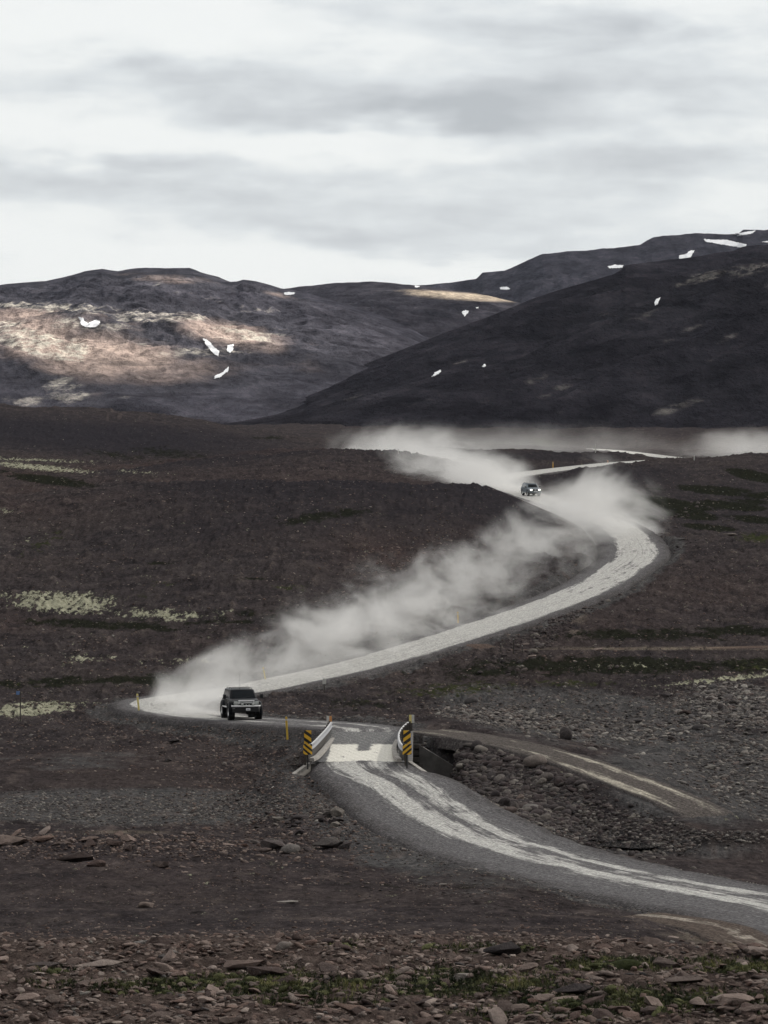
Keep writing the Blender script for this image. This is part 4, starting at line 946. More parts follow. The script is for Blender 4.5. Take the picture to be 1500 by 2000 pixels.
            for k in range(15):
                a = math.radians(-12 + 204*k/14); ca, sa = math.cos(a), math.sin(a); rr = R*P['arch']
                top = min(R+rr*sa, zh-0.10)
                def pt(x, r): return (s*x, yw+r*ca, min(R+r*sa, zh-0.06))
                xo = tx+h*1.0 if P['flare'] else hw+0.03
                secs.append([pt(hw-0.05, rr+0.16), pt(hw+0.02, rr+0.15), pt(xo-0.04, rr+0.10), pt(xo, rr+0.04), pt(xo, rr), pt(xo-0.05, rr-0.005), pt(hw-0.05, rr)])
            add_loft(bm, secs); obj('fender_flare', bm, paint if P['flare'] else M_trim, root, True)
    # running boards, axles, roof bars, aerial
    for s in (-1, 1):
        bm = bm_new(); add_box(bm, (s*(hw+0.10), (P['axles'][0]+P['axles'][1])/2, zb+0.02), (0.24, P['axles'][1]-P['axles'][0]-2.6*R, 0.05), bevel=0.015); obj('running_board', bm, M_chrb, root)
    bm = bm_new()
    for yw in P['axles']:
        add_cyl(bm, (-tx, yw, R), (tx, yw, R), 0.07, seg=10); add_lathe(bm, [(-0.2, 0.06), (-0.1, 0.2), (0.1, 0.2), (0.2, 0.06)], 'Y', (P['diff'], yw, R), 14)
    for s in (-1, 1): add_box(bm, (s*0.42, 0, zb-0.06), (0.09, L*0.86, 0.14))
    add_box(bm, (0, -hl+0.55, zb-0.06), (0.9, 0.5, 0.12), bevel=0.02)
    obj('axle', bm, M_trim, root)
    bm = bm_new()
    for s in (-1, 1):
        add_cyl(bm, (s*wt*0.86, yt+0.35, zr+0.07), (s*wt*0.86, yr0-0.3, zr+0.07), 0.018, seg=8)
        for q in (yt+0.37, (yt+yr0)/2, yr0-0.32): add_cyl(bm, (s*wt*0.86, q, zr-0.02), (s*wt*0.86, q, zr+0.07), 0.016, seg=6)
    rk = obj('roof_rail', bm, M_trim, root)
    for yq in ((yt+yr0)/2-0.3, yr0-0.5):
        bm = bm_new(); add_box(bm, (0, yq, zr+0.05), (wt*1.6, 0.05, 0.03)); obj('cross_bar', bm, M_trim, rk)
    if P['aerial']:
        bm = bm_new(); add_cyl(bm, (-0.12, yt+0.5, zr), (-0.12, yt+0.5, zr+0.06), 0.025, seg=8); add_cyl(bm, (-0.12, yt+0.5, zr+0.05), (-0.12, yt+0.55, zr+1.05), 0.006, 0.003, seg=6); obj('aerial', bm, M_trim, root)
    if P.get('box'):
        bm = bm_new(); add_box(bm, (0, yt+0.55, zr+0.10), (wt*1.35, 0.5, 0.14), bevel=0.04); obj('roof_box', bm, M_whi, root, True)
    return root
BIG = dict(L=5.6, W=2.06, zb=0.88, zh=1.47, zbelt=1.53, zr=2.14, ywb=-1.35, ywt=-0.72, rear_rake=0.35, tumble=0.82, paint=M_black, trim=M_trim,
    cuts=[(-0.85, 0.02), (0.10, 0.98), (1.08, 2.45)], doors=[(-1.2, 0.06), (0.06, 1.05)], gw=1.16, g0=1.10, g1=1.44, hlw=0.30, hlz=1.27, hlh=0.18, hlm=M_lens, bz=1.03, bh=0.11, vz=0.36, fog=True,
    plx=0.10, plz=0.80, lamps=[(-0.32, 1.17, 0.105), (0.46, 1.17, 0.105), (-0.04, 1.13, 0.04), (0.17, 1.13, 0.04)], mx=0.20, mw=0.22, mh=0.32, R=0.58, tw=0.46, tx=0.98, axles=(-1.85, 1.72), arch=1.10, flare=True, diff=0.25, aerial=True, chrome=True)
SMALL = dict(L=4.7, W=1.86, zb=0.48, zh=1.16, zbelt=1.20, zr=1.78, ywb=-1.15, ywt=-0.45, rear_rake=0.35, tumble=0.78, paint=M_blue, trim=M_trim,
    cuts=[(-0.62, 0.15), (0.23, 1.05), (1.13, 2.0)], doors=[(-0.98, 0.19), (0.19, 1.1)], gw=0.86, g0=0.80, g1=1.04, hlw=0.33, hlz=0.93, hlh=0.20, hlm=M_litl, bz=0.62, bh=0.22, vz=0.10, fog=False,
    plx=0.0, plz=0.70, lamps=[], mx=0.05, mw=0.20, mh=0.17, R=0.39, tw=0.26, tx=0.79, axles=(-1.42, 1.36), arch=1.08, flare=False, diff=0.0, aerial=False, chrome=False, box=True)
def place_on_road(root, u, v, Y, yaw, wb):
    """set down on the road surface, tilted with it"""
    X, Yy, _ = unproj(u, v, Y)
    k = int(np.argmin(np.hypot(RC[:, 0]-X, RC[:, 1]-Yy)))
    z = lambda x, y: float(np.interp(0, [0], [RC[int(np.argmin(np.hypot(RC[:, 0]-x, RC[:, 1]-y))), 2]])) + 0.07
    f = Vector((math.sin(yaw), -math.cos(yaw)))
    za = z(X+f.x*wb/2, Yy+f.y*wb/2); zc = z(X-f.x*wb/2, Yy-f.y*wb/2)
    pit = math.atan2(za-zc, wb)
    root.location = (X, Yy, (za+zc)/2); root.rotation_euler = Euler((-pit, 0, yaw), 'XYZ')
    return root
suv = make_car('off_road_suv', BIG); place_on_road(suv, 471, 1405, 257, math.radians(10), 3.5)
tag(suv, 'large black lifted SUV on oversized tyres, chrome bumper and grille, just beyond the bridge', 'suv')
car2 = make_car('distant_suv', SMALL); place_on_road(car2, 1037, 969, 520, math.radians(13), 2.8)
tag(car2, 'small blue grey SUV with lit headlights coming down the far dusty curve', 'suv')
# ------------------------------------------------------------------ bridge
bx0 = Vector((RC[iB0, 0], RC[iB0, 1], 0)); bdir = Vector((ux[0], ux[1], 0)); byaw = math.atan2(-ux[0], ux[1])
bz0 = float(RC[iB0, 2]); bz1 = float(RC[iB1, 2])
bridge = empty('bridge', (bx0.x, bx0.y, bz0), (math.atan2(bz1-bz0, BL), 0, byaw))
tag(bridge, 'short single-lane concrete road bridge with a pale worn deck between guardrails', 'bridge')
DW = 2.75
bm = bm_new()
nx, ny = 40, 90
vs = [[bm.verts.new((-DW+2*DW*i/nx, 0.02+(BL-0.04)*j/ny, 0.05+0.015*math.sin(i*1.7+j*.8))) for i in range(nx+1)] for j in range(ny+1)]
for j in range(ny):
    for i in range(nx): bm.faces.new((vs[j][i], vs[j][i+1], vs[j+1][i+1], vs[j+1][i]))
add_box(bm, (0, BL/2, -0.30), (2*DW, BL-0.04, 0.62))
dm = bpy.data.materials.new('worn_deck'); dm.use_nodes = True; t = NT(dm.node_tree); bs = t.n['Principled BSDF']
oc = t.new('ShaderNodeTexCoord').outputs['Object']; sp = t.new('ShaderNodeSeparateXYZ'); t.l.new(oc, sp.inputs[0])
X_, Y_ = sp.outputs[0], sp.outputs[1]
nzd = t.noise(t.mapping(oc, scale=(1.2, .35, 1)), 1.6, 6, 0.7); fine = t.noise(t.mapping(oc, scale=(4, 1, 1)), 2.0, 5, 0.7); gr_ = t.noise(oc, 9.0, 4, 0.7)
jit = t.math('MULTIPLY', t.math('SUBTRACT', nzd, 0.5), 1.8)
ax_ = t.math('ABSOLUTE', t.math('ADD', X_, 0.02))
edge = t.sstep(t.math('ADD', ax_, t.math('MULTIPLY', jit, 0.5)), 1.95, 2.15, 1, 0)
mid_ = t.math('MULTIPLY', t.sstep(t.math('ABSOLUTE', t.math('SUBTRACT', X_, t.math('MULTIPLY', jit, .25))), 0.22, 0.55, 1, 0), t.sstep(t.math('ADD', Y_, t.math('MULTIPLY', jit, 2.0)), 6.4, 7.2))
len_ = t.math('MULTIPLY', t.sstep(t.math('ADD', Y_, t.math('MULTIPLY', jit, .25)), 0.0, 0.25), t.sstep(t.math('ADD', Y_, t.math('MULTIPLY', jit, 1.0)), 10.2, 11.6, 1, 0.0))
hole = t.sstep(t.math('ADD', nzd, t.math('MULTIPLY', mid_, 0.2)), 0.60, 0.66, 1, 0.15)
k = t.math('MULTIPLY', t.math('MULTIPLY', edge, len_), hole)
k = t.math('MULTIPLY', k, t.math('SUBTRACT', 1.0, t.math('MULTIPLY', mid_, 0.95)), clamp=True)
rest = t.math('MULTIPLY', t.sstep(fine, 0.52, 0.66), t.math('MULTIPLY', t.sstep(Y_, 10, 12), 0.30))
k = t.math('MAXIMUM', k, rest)
c = t.mix(k, t.ramp(gr_, [(0.3, (0.07, 0.07, 0.073)), (0.7, (0.15, 0.147, 0.145))]), t.ramp(fine, [(0.3, (0.47, 0.45, 0.40)), (0.65, (0.64, 0.62, 0.56))]))
t.l.new(c, bs.inputs['Base Color']); bs.inputs['Roughness'].default_value = 0.95; bs.inputs['Specular IOR Level'].default_value = .1
t.l.new(t.bump(gr_, .6, .03), bs.inputs['Normal'])
obj('deck', bm, dm, bridge)
for s in (-1, 1):
    bm = bm_new(); add_box(bm, (s*(DW+0.13), BL/2, -0.30), (0.26, BL+0.3, 0.50), bevel=0.02)
    obj('edge_beam', bm, M_dcon, bridge)
    # low sleeper kerb on the deck edge
for yy in (-0.05, BL+0.05):
    sgn = 1 if yy < 1 else -1
    bm = bm_new(); add_box(bm, (0, yy+sgn*0.35, -2.35), (2*DW+0.9, 0.6, 3.4), bevel=0.03)
    for k_ in range(7): add_box(bm, (0, yy+sgn*0.68, -3.6+0.45*k_), (2*DW+0.8, 0.08, 0.07))
    obj('abutment', bm, M_dcon, bridge)
# far right wing wall (the dark slab) and the cribbed bank beside it
def wingwall(name_, pts_top, pts_bot, th, mat, par=None):
    bm = bm_new(); n_ = len(pts_top); F = []; B = []
    d = Vector(pts_top[-1])-Vector(pts_top[0]); nn = Vector((-d.y, d.x, 0)).normalized()*th
    secs = [[Vector(b), Vector(t_), Vector(t_)+nn, Vector(b)+nn] for t_, b in zip(pts_top, pts_bot)]
    add_loft(bm, secs); return obj(name_, bm, mat, par)
binv = (Matrix.Translation(bridge.location) @ bridge.rotation_euler.to_matrix().to_4x4()).inverted()
def loc(p): return tuple(binv @ Vector(p))
tA = unproj(819, 1455, 228.7); tB = unproj(850, 1474, 228.6); tC = unproj(893, 1501, 228.4); tD = unproj(925, 1523, 228.3)
bA = (tA[0], tA[1], -5.2); bB = (tB[0], tB[1], -5.2); 
ww = wingwall('wing_wall', [loc(tA), loc(tB), loc(tC), loc(tD)], [loc(bA), loc(bB), loc((tC[0], tC[1], -5.2)), loc((tD[0], tD[1], -5.2))], 0.30, M_dcon, bridge); ww['label'] = 'dark sloping concrete wing wall'
# plank crib between deck and wing wall
p0 = Vector(loc(unproj(797, 1450, 228.9))); p1 = Vector(loc(unproj(822, 1452, 228.9)))
bm = bm_new()
for k_ in range(6):
    z_ = -0.25-0.42*k_
    add_box(bm, ((p0.x+p1.x)/2, (p0.y+p1.y)/2-0.05*k_, p0.z+z_), ((p1-p0).length+0.3, 0.20, 0.30), bevel=0.02)
    add_box(bm, ((p0.x+p1.x)/2, (p0.y+p1.y)/2+0.15, p0.z+z_-0.21), ((p1-p0).length, 0.2, 0.12))
obj('crib_wall', bm, M_wood, bridge)
# near side low wing walls, only their pale tops show
for nm, A_, B_ in (('right', unproj(797, 1487, 211.6), unproj(874, 1540, 206.0)), ('left', unproj(600, 1489, 211.6), unproj(530, 1538, 207.6))):
    a_ = Vector(A_); b_ = Vector(B_)
    w_ = wingwall('wing_wall', [loc(a_), loc(b_)], [loc((a_.x, a_.y, a_.z-2.0)), loc((b_.x, b_.y, b_.z-1.0))], 0.24, M_conc, bridge)

# ------------------------------------------------------------------ guardrails
def guardrail(name, pts, label, side, kerb):
    """pts: world points along the foot of the rail; side: sign of the road side in x"""
    root = empty(name, pts[0]); tag(root, label, 'guardrail', 'guardrails on the bridge')
    o0 = Vector(pts[0]); P_ = catmull(np.array(pts), 8); n_ = len(P_)
    def offs(i):
        a = P_[max(i-1, 0)]; b = P_[min(i+1, n_-1)]; d = np.array([b[0]-a[0], b[1]-a[1]]); d /= np.linalg.norm(d); return np.array([d[1], -d[0]])
    prof = [(0.0, .90), (0.07, .875), (0.08, .82), (0.02, .77), (0.0, .735), (0.02, .70), (0.08, .65), (0.07, .595), (0.0, .57)]
    prof2 = [(x-0.012, z) for x, z in prof[::-1]]
    bm = bm_new(); secs = []
    for i in range(n_):
        nn = offs(i)*side; p = P_[i]
        secs.append([(p[0]+nn[0]*x-o0.x, p[1]+nn[1]*x-o0.y, p[2]+z-o0.z) for x, z in prof+prof2])
    add_loft(bm, secs); obj('rail_beam', bm, M_galv, root, True, 50)
    # upper lip, the light from above put into its paler colour
    bm = bm_new(); secs = []
    for i in range(n_):
        nn = offs(i)*side; p = P_[i]
        secs.append([(p[0]+nn[0]*x-o0.x, p[1]+nn[1]*x-o0.y, p[2]+z-o0.z) for x, z in ((-0.06, .905), (0.04, .905), (0.04, .935), (-0.06, .935))])
    add_loft(bm, secs); obj('top_rail', bm, pmat('pale_zinc_toplit', (0.44, 0.435, 0.43), rough=0.5, metal=0.2), root)
    L_ = np.r_[0, np.cumsum(np.linalg.norm(np.diff(P_[:, :2], axis=0), axis=1))]; m_ = max(2, int(L_[-1]/2.0))
    for k_ in range(m_+1):
        s_ = L_[-1]*k_/m_; p = [np.interp(s_, L_, P_[:, j]) for j in range(3)]; i = int(np.searchsorted(L_, s_)); nn = offs(min(i, n_-1))*side
        bm = bm_new(); add_box(bm, (p[0]-nn[0]*0.11-o0.x, p[1]-nn[1]*0.11-o0.y, p[2]+0.38-o0.z), (0.14, 0.16, 1.20), bevel=0.01); obj('post', bm, M_wood, root)
        bm = bm_new(); add_box(bm, (p[0]-nn[0]*0.03-o0.x, p[1]-nn[1]*0.03-o0.y, p[2]+0.735-o0.z), (0.08, 0.10, 0.28)); obj('spacer', bm, M_galv, root)
    bm = bm_new(); secs = []
    for i in range(n_):
        nn = offs(i)*side; p = P_[i]
        secs.append([(p[0]+nn[0]*x-o0.x, p[1]+nn[1]*x-o0.y, p[2]+z-o0.z) for x, z in ((0.14, 0.0), (0.14, 0.20), (0.40, 0.20), (0.42, 0.0))])
    add_loft(bm, secs); obj('kerb', bm, M_conc, root)
    bm = bm_new(); secs = []
    for i in range(n_):
        nn = offs(i)*side; p = P_[i]
        secs.append([(p[0]-nn[0]*x-o0.x, p[1]-nn[1]*x-o0.y, p[2]+z-o0.z) for x, z in ((0.02, 0.05), (0.02, 0.55), (0.05, 0.55), (0.05, 0.05))])
    add_loft(bm, secs); obj('splash_board', bm, M_wood, root)
    return root
def dz(u, v, Y, up=0.0):
    p = unproj(u, v, Y); return (p[0], p[1], p[2]+up)
guardrail('guardrail', [dz(600, 1487, 210.6), dz(612, 1480, 213), dz(628, 1463, 220), dz(640, 1449, 226), dz(647, 1438, 232.3)], 'left guardrail curving along the bridge deck, its pale top rail showing, wooden posts behind', 1, True)
guardrail('guardrail', [dz(789, 1488, 210.6), dz(781, 1479, 213.2), dz(779, 1463, 220), dz(785, 1450, 226), dz(797, 1438, 232.3)], 'right guardrail bending outwards at both ends, seen from its dark back', -1, True)

# ------------------------------------------------------------------ signs, stakes and posts
def stripes_mat(name, sgn, ang, per, bent=0.0):
    m = bpy.data.materials.new(name); m.use_nodes = True; t = NT(m.node_tree); bs = t.n['Principled BSDF']
    oc = t.new('ShaderNodeTexCoord').outputs['Object']; sp = t.new('ShaderNodeSeparateXYZ'); t.l.new(oc, sp.inputs[0])
    d = t.math('ADD', t.math('MULTIPLY', sp.outputs[2], math.cos(ang)), t.math('MULTIPLY', sp.outputs[0], sgn*math.sin(ang)))
    d = t.math('ADD', d, t.math('MULTIPLY', t.math('MULTIPLY', sp.outputs[0], sp.outputs[0]), bent))
    fr = t.math('FRACT', t.math('ADD', t.math('DIVIDE', d, per), 10.3)); k = t.math('GREATER_THAN', fr, 0.48)
    nz = t.noise(oc, 14, 4, .6)
    c = t.mix(k, (0.014, 0.013, 0.013), t.ramp(nz, [(0.3, (0.60, 0.33, 0.02)), (0.7, (0.76, 0.46, 0.035))]))
    t.l.new(c, bs.inputs['Base Color']); bs.inputs['Roughness'].default_value = .45; return m
def chevron(u, v, Y, label, sgn):
    p = dz(u, v, Y); root = empty('hazard_marker', p); tag(root, label, 'hazard sign', 'striped hazard markers at the near bridge end')
    bm = bm_new(); add_cyl(bm, (sgn*0.0, 0.04, -0.35), (0, 0.04, 1.95), 0.045, seg=10); obj('post', bm, M_trim, root)
    for k_, (zc, w_, h_, bnt, an) in enumerate(((1.55, 0.42, 0.78, 0.0, 0.62), (0.83, 0.52, 0.62, 0.9, 0.70))):
        bm = bm_new(); secs = []
        for i in range(9):
            x = -w_/2+w_*i/8; y = (-0.02 if k_ == 0 else 0.10*(abs(x)/(w_/2))**2-0.06)
            secs.append([(x, y, zc-h_/2), (x, y, zc+h_/2), (x, y+0.015, zc+h_/2), (x, y+0.015, zc-h_/2)])
        add_loft(bm, secs); pn = obj('striped_panel', bm, stripes_mat('hazard_stripes', sgn, an, 0.36 if k_ == 0 else 0.25, bnt*sgn*0), root)
        pn['label'] = 'flat upper panel' if k_ == 0 else 'curved lower panel'
    return root
chevron(601, 1491, 209.8, 'yellow and black striped marker at the left rail end, stripes falling right', 1)
chevron(795, 1491, 209.8, 'yellow and black striped marker at the right rail end, stripes falling left', -1)
def board(u, v, Y, ca, cb, label, base):
    p = dz(u, v, Y); root = empty('bridge_end_marker', p); tag(root, label, 'marker post', 'board markers at the far bridge end')
    bm = bm_new(); add_box(bm, (0, 0.06, base/2-0.2), (0.10, 0.10, base+0.5), bevel=0.01); obj('post', bm, M_dwood, root)
    bm = bm_new(); add_box(bm, (-0.085, 0, base), (0.165, 0.04, 0.52), bevel=0.004); obj('board', bm, ca, root)
    bm = bm_new(); add_box(bm, (0.085, -0.003, base), (0.165, 0.04, 0.52), bevel=0.004); obj('board', bm, cb, root)
board(643, 1443, 232.8, M_whi, M_ora, 'half white, half orange board on a post at the far end of the left guardrail', 1.22)
board(804, 1443, 232.8, M_pyel, M_whi, 'half yellow, half white board on a post at the far end of the right guardrail', 1.30)

def stake(u, vt, vb, Y, label, mat=M_yel, lean=0.0, w_=0.075, nm='road_stake', cat='marker stake', group='yellow wooden stakes along the road', Yfix=True):
    """vt / vb: top and foot as seen; stands on the ground at that distance"""
    hx = hit(u, vb, Y*0.86, Y*1.25)
    if abs(hx[1]-Y*0.86) > 0.5 and hx[1] < Y*1.2: Y = hx[1]
    X, Yy, Z = unproj(u, vb, Y); g = float(ground(X, Yy)[0]); X2, Y2, Zt = unproj(u+lean, vt, Y)
    root = empty(nm, (X, Yy, min(g, Z))); tag(root, label, cat, group)
    h = Zt-min(g, Z)
    bm = bm_new(); q = w_/2; dx = X2-X; zb_ = -0.25
    secs = [[(-q, -q*.5, zb_), (q, -q*.5, zb_), (q, q*.5, zb_), (-q, q*.5, zb_)], [(dx-q, -q*.5, h-0.04), (dx+q, -q*.5, h-0.04), (dx+q, q*.5, h-0.04), (dx-q, q*.5, h-0.04)], [(dx-q*.7, -q*.3, h), (dx+q*.7, -q*.3, h), (dx+q*.7, q*.3, h), (dx-q*.7, q*.3, h)]]
    add_loft(bm, secs); obj('stake', bm, mat, root)
    bm = bm_new(); f = (h-0.20)/h
    add_box(bm, (dx*f, -q*.5-0.004, h-0.20), (w_*0.9, 0.01, 0.09)); obj('reflector', bm, M_whi, root)
    return root
stake(273, 1355, 1396, 259, 'pale yellow stake leaning left at the left edge of the near dust cloud', M_pyel, lean=-5, w_=0.14)
stake(521, 1303, 1335, 298, 'pale yellow stake leaning left beside the straight road just behind the black SUV', M_pyel, lean=-7, w_=0.13)
stake(562, 1400, 1444, 243, 'yellow stake on the bank between the black SUV and the left guardrail', M_yel, lean=-3, w_=0.13)
stake(895, 1195, 1223, 349, 'yellow stake beyond the straight road at the foot of the round hill', M_yel, lean=-1, w_=0.15)
stake(1080, 902, 915, 722, 'orange yellow stake beyond the upper bend, above the far car', pmat('orange_yellow', (0.62, 0.38, 0.12)), w_=0.25)
stake(1187, 899, 904.5, 800, 'tiny orange stake where the road meets the skyline of the dark knoll', M_ora, w_=0.28)
stake(1163, 868, 884, 900, 'thin pale stake on the crest of the knoll in front of the white far road', M_whi, w_=0.18)
stake(1356, 889, 899, 800, 'thin pale stake on the crest right of the far road, in dust', M_whi, w_=0.2)
stake(778, 876, 886, 700, 'faint pale stake on the crest left of the upper dust cloud', M_whi, w_=0.18)
stake(1020, 1257, 1275, 330, 'short thin post at the right of the three dark posts by the track junction', M_dwood, w_=0.07, nm='fence_post', cat='post', group='dark posts by the track junction')
stake(1003, 1244, 1277, 330, 'tallest and thickest of the three dark posts by the track junction', M_dwood, w_=0.12, nm='fence_post', cat='post', group='dark posts by the track junction')
stake(978, 1253, 1274, 331, 'thin post at the left of the three dark posts by the track junction', M_dwood, w_=0.06, nm='fence_post', cat='post', group='dark posts by the track junction')
# small signs
def small_sign(u, vt, vb, Y, pw, ph, mat, label, dx=0.0, cat='sign', post=M_dwood):
    X, Yy, Z = unproj(u, vb, Y); Zt = unproj(u, vt, Y)[2]; g = float(ground(X, Yy)[0]); z0 = min(g, Z); h = Zt-z0
    root = empty('small_sign', (X, Yy, z0)); tag(root, label, cat)
    bm = bm_new(); add_cyl(bm, (0, 0, -0.3), (0, 0, h), 0.045, seg=8); obj('post', bm, post, root)
    bm = bm_new(); add_box(bm, (dx, -0.06, h-ph/2), (pw, 0.03, ph), bevel=0.005); obj('panel', bm, mat, root)
small_sign(633.5, 1325, 1350, 292, 0.28, 0.46, M_whi, 'small white plate on a thin post on the near verge of the straight road')
small_sign(40, 1350, 1411, 268, 0.26, 0.26, M_sblue, 'small blue sign on a tall thin dark post at the far left edge', dx=-0.18)
small_sign(964, 1344, 1359, 296, 0.14, 0.28, M_lime, 'short dark post with a bright yellow top by the pale boulder', post=M_blk)
# two little bleached sticks on the road shoulder
X_, Yq, Zq = hit(788, 1617); bm = bm_new(); add_box(bm, (0, 0, 0.03), (0.42, 0.07, 0.05), rot=(0, 0.04, 0.1)); add_box(bm, (0.35, -0.1, 0.03), (0.26, 0.06, 0.04), rot=(0, 0, -0.15))
o = obj('plank', bm, pmat('bleached_wood', (0.50, 0.47, 0.34)), None); o.location = (X_, Yq, Zq+.02); tag(o, 'bleached broken lath lying on the gravel shoulder below the bridge', 'plank')

# ------------------------------------------------------------------ pools of water
def pool(u, v, ru, rv, nm='water'):
    cx, cy_, cz_ = hit(u, v, 150, 260); n_ = 48
    c3 = unproj(u, v, cy_); bm = bm_new(); ring = []
    for k_ in range(n_):
        a = 2*math.pi*k_/n_; r = 1+0.22*math.sin(3*a+1)+0.12*math.sin(5*a+2)
        ring.append(bm.verts.new((cx+math.cos(a)*ru*r, cy_+math.sin(a)*rv*r, cz_+0.0)))
    bm.faces.new(ring); m = MATS.get('stream_water')
    if not m:
        m = pmat('stream_water', (0.020, 0.020, 0.020), rough=0.05, var=0.2, spec=0.6)
    o = obj(nm, bm, m); tag(o, kind='structure'); return o
WZ = hit(1245, 1645, 150, 260); WATER = WZ
pool(1245, 1645, 2.4, 2.3); 
# ------------------------------------------------------------------ snow patches on the mountains
sm_ = bpy.data.materials.new('snow'); sm_.use_nodes = True; t = NT(sm_.node_tree); bs = t.n['Principled BSDF']; oc = t.new('ShaderNodeTexCoord').outputs['Object']
t.l.new(t.ramp(t.noise(oc, 0.05, 5, .6), [(0.3, (0.62, 0.63, 0.65)), (0.7, (0.84, 0.84, 0.85))]), bs.inputs['Base Color']); bs.inputs['Roughness'].default_value = .7
from mathutils.geometry import delaunay_2d_cdt
def snow(seed, poly, label):
    us, ts, Xg, Yg, Zg, Ug, Vg = MT[seed]
    P_ = np.array(poly, float); P_ = P_.mean(0)+(P_-P_.mean(0))*0.93
    # ragged outline
    Q = []
    for i in range(len(P_)):
        a = P_[i]; b = P_[(i+1) % len(P_)]; m_ = max(1, int(np.linalg.norm(b-a)/1.25))
        for k_ in range(m_): q = a+(b-a)*k_/m_; Q.append(q+np.array([vnoise(np.array([q[0]*.62]), np.array([q[1]*.62]), 3)[0]*2.6, vnoise(np.array([q[0]*.62]), np.array([q[1]*.62]), 4)[0]*2.0]))
    Q = np.array(Q); n_ = len(Q)
    def inside(p):
        c = False; j = n_-1
        for i in range(n_):
            if (Q[i, 1] > p[1]) != (Q[j, 1] > p[1]) and p[0] < (Q[j, 0]-Q[i, 0])*(p[1]-Q[i, 1])/(Q[j, 1]-Q[i, 1]+1e-9)+Q[i, 0]: c = not c
            j = i
        return c
    xs_ = np.arange(Q[:, 0].min(), Q[:, 0].max(), 2.0); ys_ = np.arange(Q[:, 1].min(), Q[:, 1].max(), 1.6)
    inner = [(x, y) for x in xs_ for y in ys_ if inside((x, y))]
    pts = [Vector(p) for p in Q]+[Vector(p) for p in inner]
    vv, _, ff, *_ = delaunay_2d_cdt(pts, [], [list(range(n_))], 1, 1e-4)
    nt_ = int(np.searchsorted(ts, 1.0))+1; X3 = []
    for p in vv:
        ci = np.clip(np.searchsorted(us, p.x)-1, 0, len(us)-2); out = None
        for cj in (ci, ci+1):
            vcol = np.minimum.accumulate(Vg[:nt_, cj]); k_ = int(np.argmax(vcol <= p.y))
            k0 = max(k_-1, 0); v0, v1 = vcol[k0], vcol[k_]; f = 0 if v0 == v1 else (v0-p.y)/(v0-v1)
            y_ = Yg[k0, cj]*(1-f)+Yg[k_, cj]*f; out = y_ if out is None else out*(1-(p.x-us[ci])/(us[ci+1]-us[ci]))+y_*((p.x-us[ci])/(us[ci+1]-us[ci]))
        X3.append(unproj(p.x, p.y, out))
    c0 = Vector(np.mean(np.array(X3), axis=0)); bm = bm_new(); V_ = [bm.verts.new(Vector(q)-c0) for q in X3]
    for f in ff:
        try: bm.faces.new([V_[i] for i in f])
        except ValueError: pass
    bmesh.ops.recalc_face_normals(bm, faces=bm.faces)
    avg = sum((f.normal for f in bm.faces), Vector())
    if avg.z < 0: bmesh.ops.reverse_faces(bm, faces=bm.faces)
    up = Vector((0, -0.75, 0.66))
    g = bmesh.ops.extrude_face_region(bm, geom=list(bm.faces)); 
    bmesh.ops.translate(bm, vec=up*(np.linalg.norm(c0)/6000.0), verts=[e for e in g['geom'] if isinstance(e, bmesh.types.BMVert)])
    o = obj('snow_patch', bm, sm_, None, True, 60); o.location = c0 + up*0.8; tag(o, label, 'snow patch', 'snow patches on the mountains'); return o
snow(401, [(152,620),(163,622),(163,628),(172,633),(180,630),(188,626),(197,629),(195,636),(186,642),(165,641),(157,636),(156,628)], 'hook shaped snow patch highest on the sunlit face of the left mountain')
snow(401, [(395,661),(403,664),(410,670),(420,681),(429,688),(428,699),(421,696),(410,685),(400,672)], 'long slanting snow patch in the gully of the left mountain')
snow(401, [(444,676),(457,673),(456,685),(449,691),(443,688)], 'small upright snow patch right beside the long slanting one')
snow(401, [(448,717),(446,727),(437,733),(428,740),(417,742),(420,735),(432,731)], 'thin bent snow strip lowest in the gully below the slanting patch')
snow(401, [(553,573),(565,571.5),(578,573),(574,577),(557,578)], 'flat snow patch just under the crest at the right end of the left mountain')
snow(301, [(661,604),(665,599),(677,600),(678,606),(676,612),(666,610),(662,608)], 'compact snow patch on the dark slope between the mountains')
snow(301, [(689,708),(694,706),(705,711),(703,713)], 'tiny snow sliver low between the two mountains')
snow(301, [(724,626.5),(731,626.5),(731,629),(725,629)], 'speck of snow right of the compact patch')
snow(301, [(773,642),(779,641.5),(779,644),(774,644)], 'speck of snow low on the saddle slope')
snow(301, [(902,610),(910,607),(916,608),(913,614),(908,619),(903,614)], 'small ragged snow patch below the sunlit saddle')
snow(301, [(930,601),(934,601),(934,603.5),(930,603)], 'speck of snow above the ragged patch')
snow(201, [(975,562),(990,561),(998,565),(994,567),(977,566)], 'small flat snow patch low on the far ridge')
snow(301, [(809,559.5),(820,559.5),(820,562),(811,562)], 'thin snow line on the crest of the saddle')
snow(201, [(1186,521.5),(1200,518),(1219,519),(1216,524),(1190,525)], 'flat snow strip beside the notch of the right mountain')
snow(201, [(1325,500),(1340,497),(1350,489),(1357,490),(1352,497),(1350,503),(1338,507),(1325,506)], 'forked snow patch on the far ridge above the right mountain')
snow(201, [(1371,467),(1390,469),(1420,469),(1440,474),(1461,479),(1455,486),(1440,484),(1400,477),(1376,473)], 'largest snow field, a long tapering band on the far ridge')
snow(201, [(1432,458),(1450,455),(1478,451),(1470,457),(1440,462)], 'thin snow streak along the top of the far ridge')
snow(201, [(1486,473),(1500,472),(1520,472),(1520,476),(1500,475)], 'snow streak at the right edge on the far ridge')
snow(501, [(1277,594),(1281,586),(1290,582),(1287,589),(1284,597),(1279,599)], 'comma shaped snow patch on the dark right mountain')
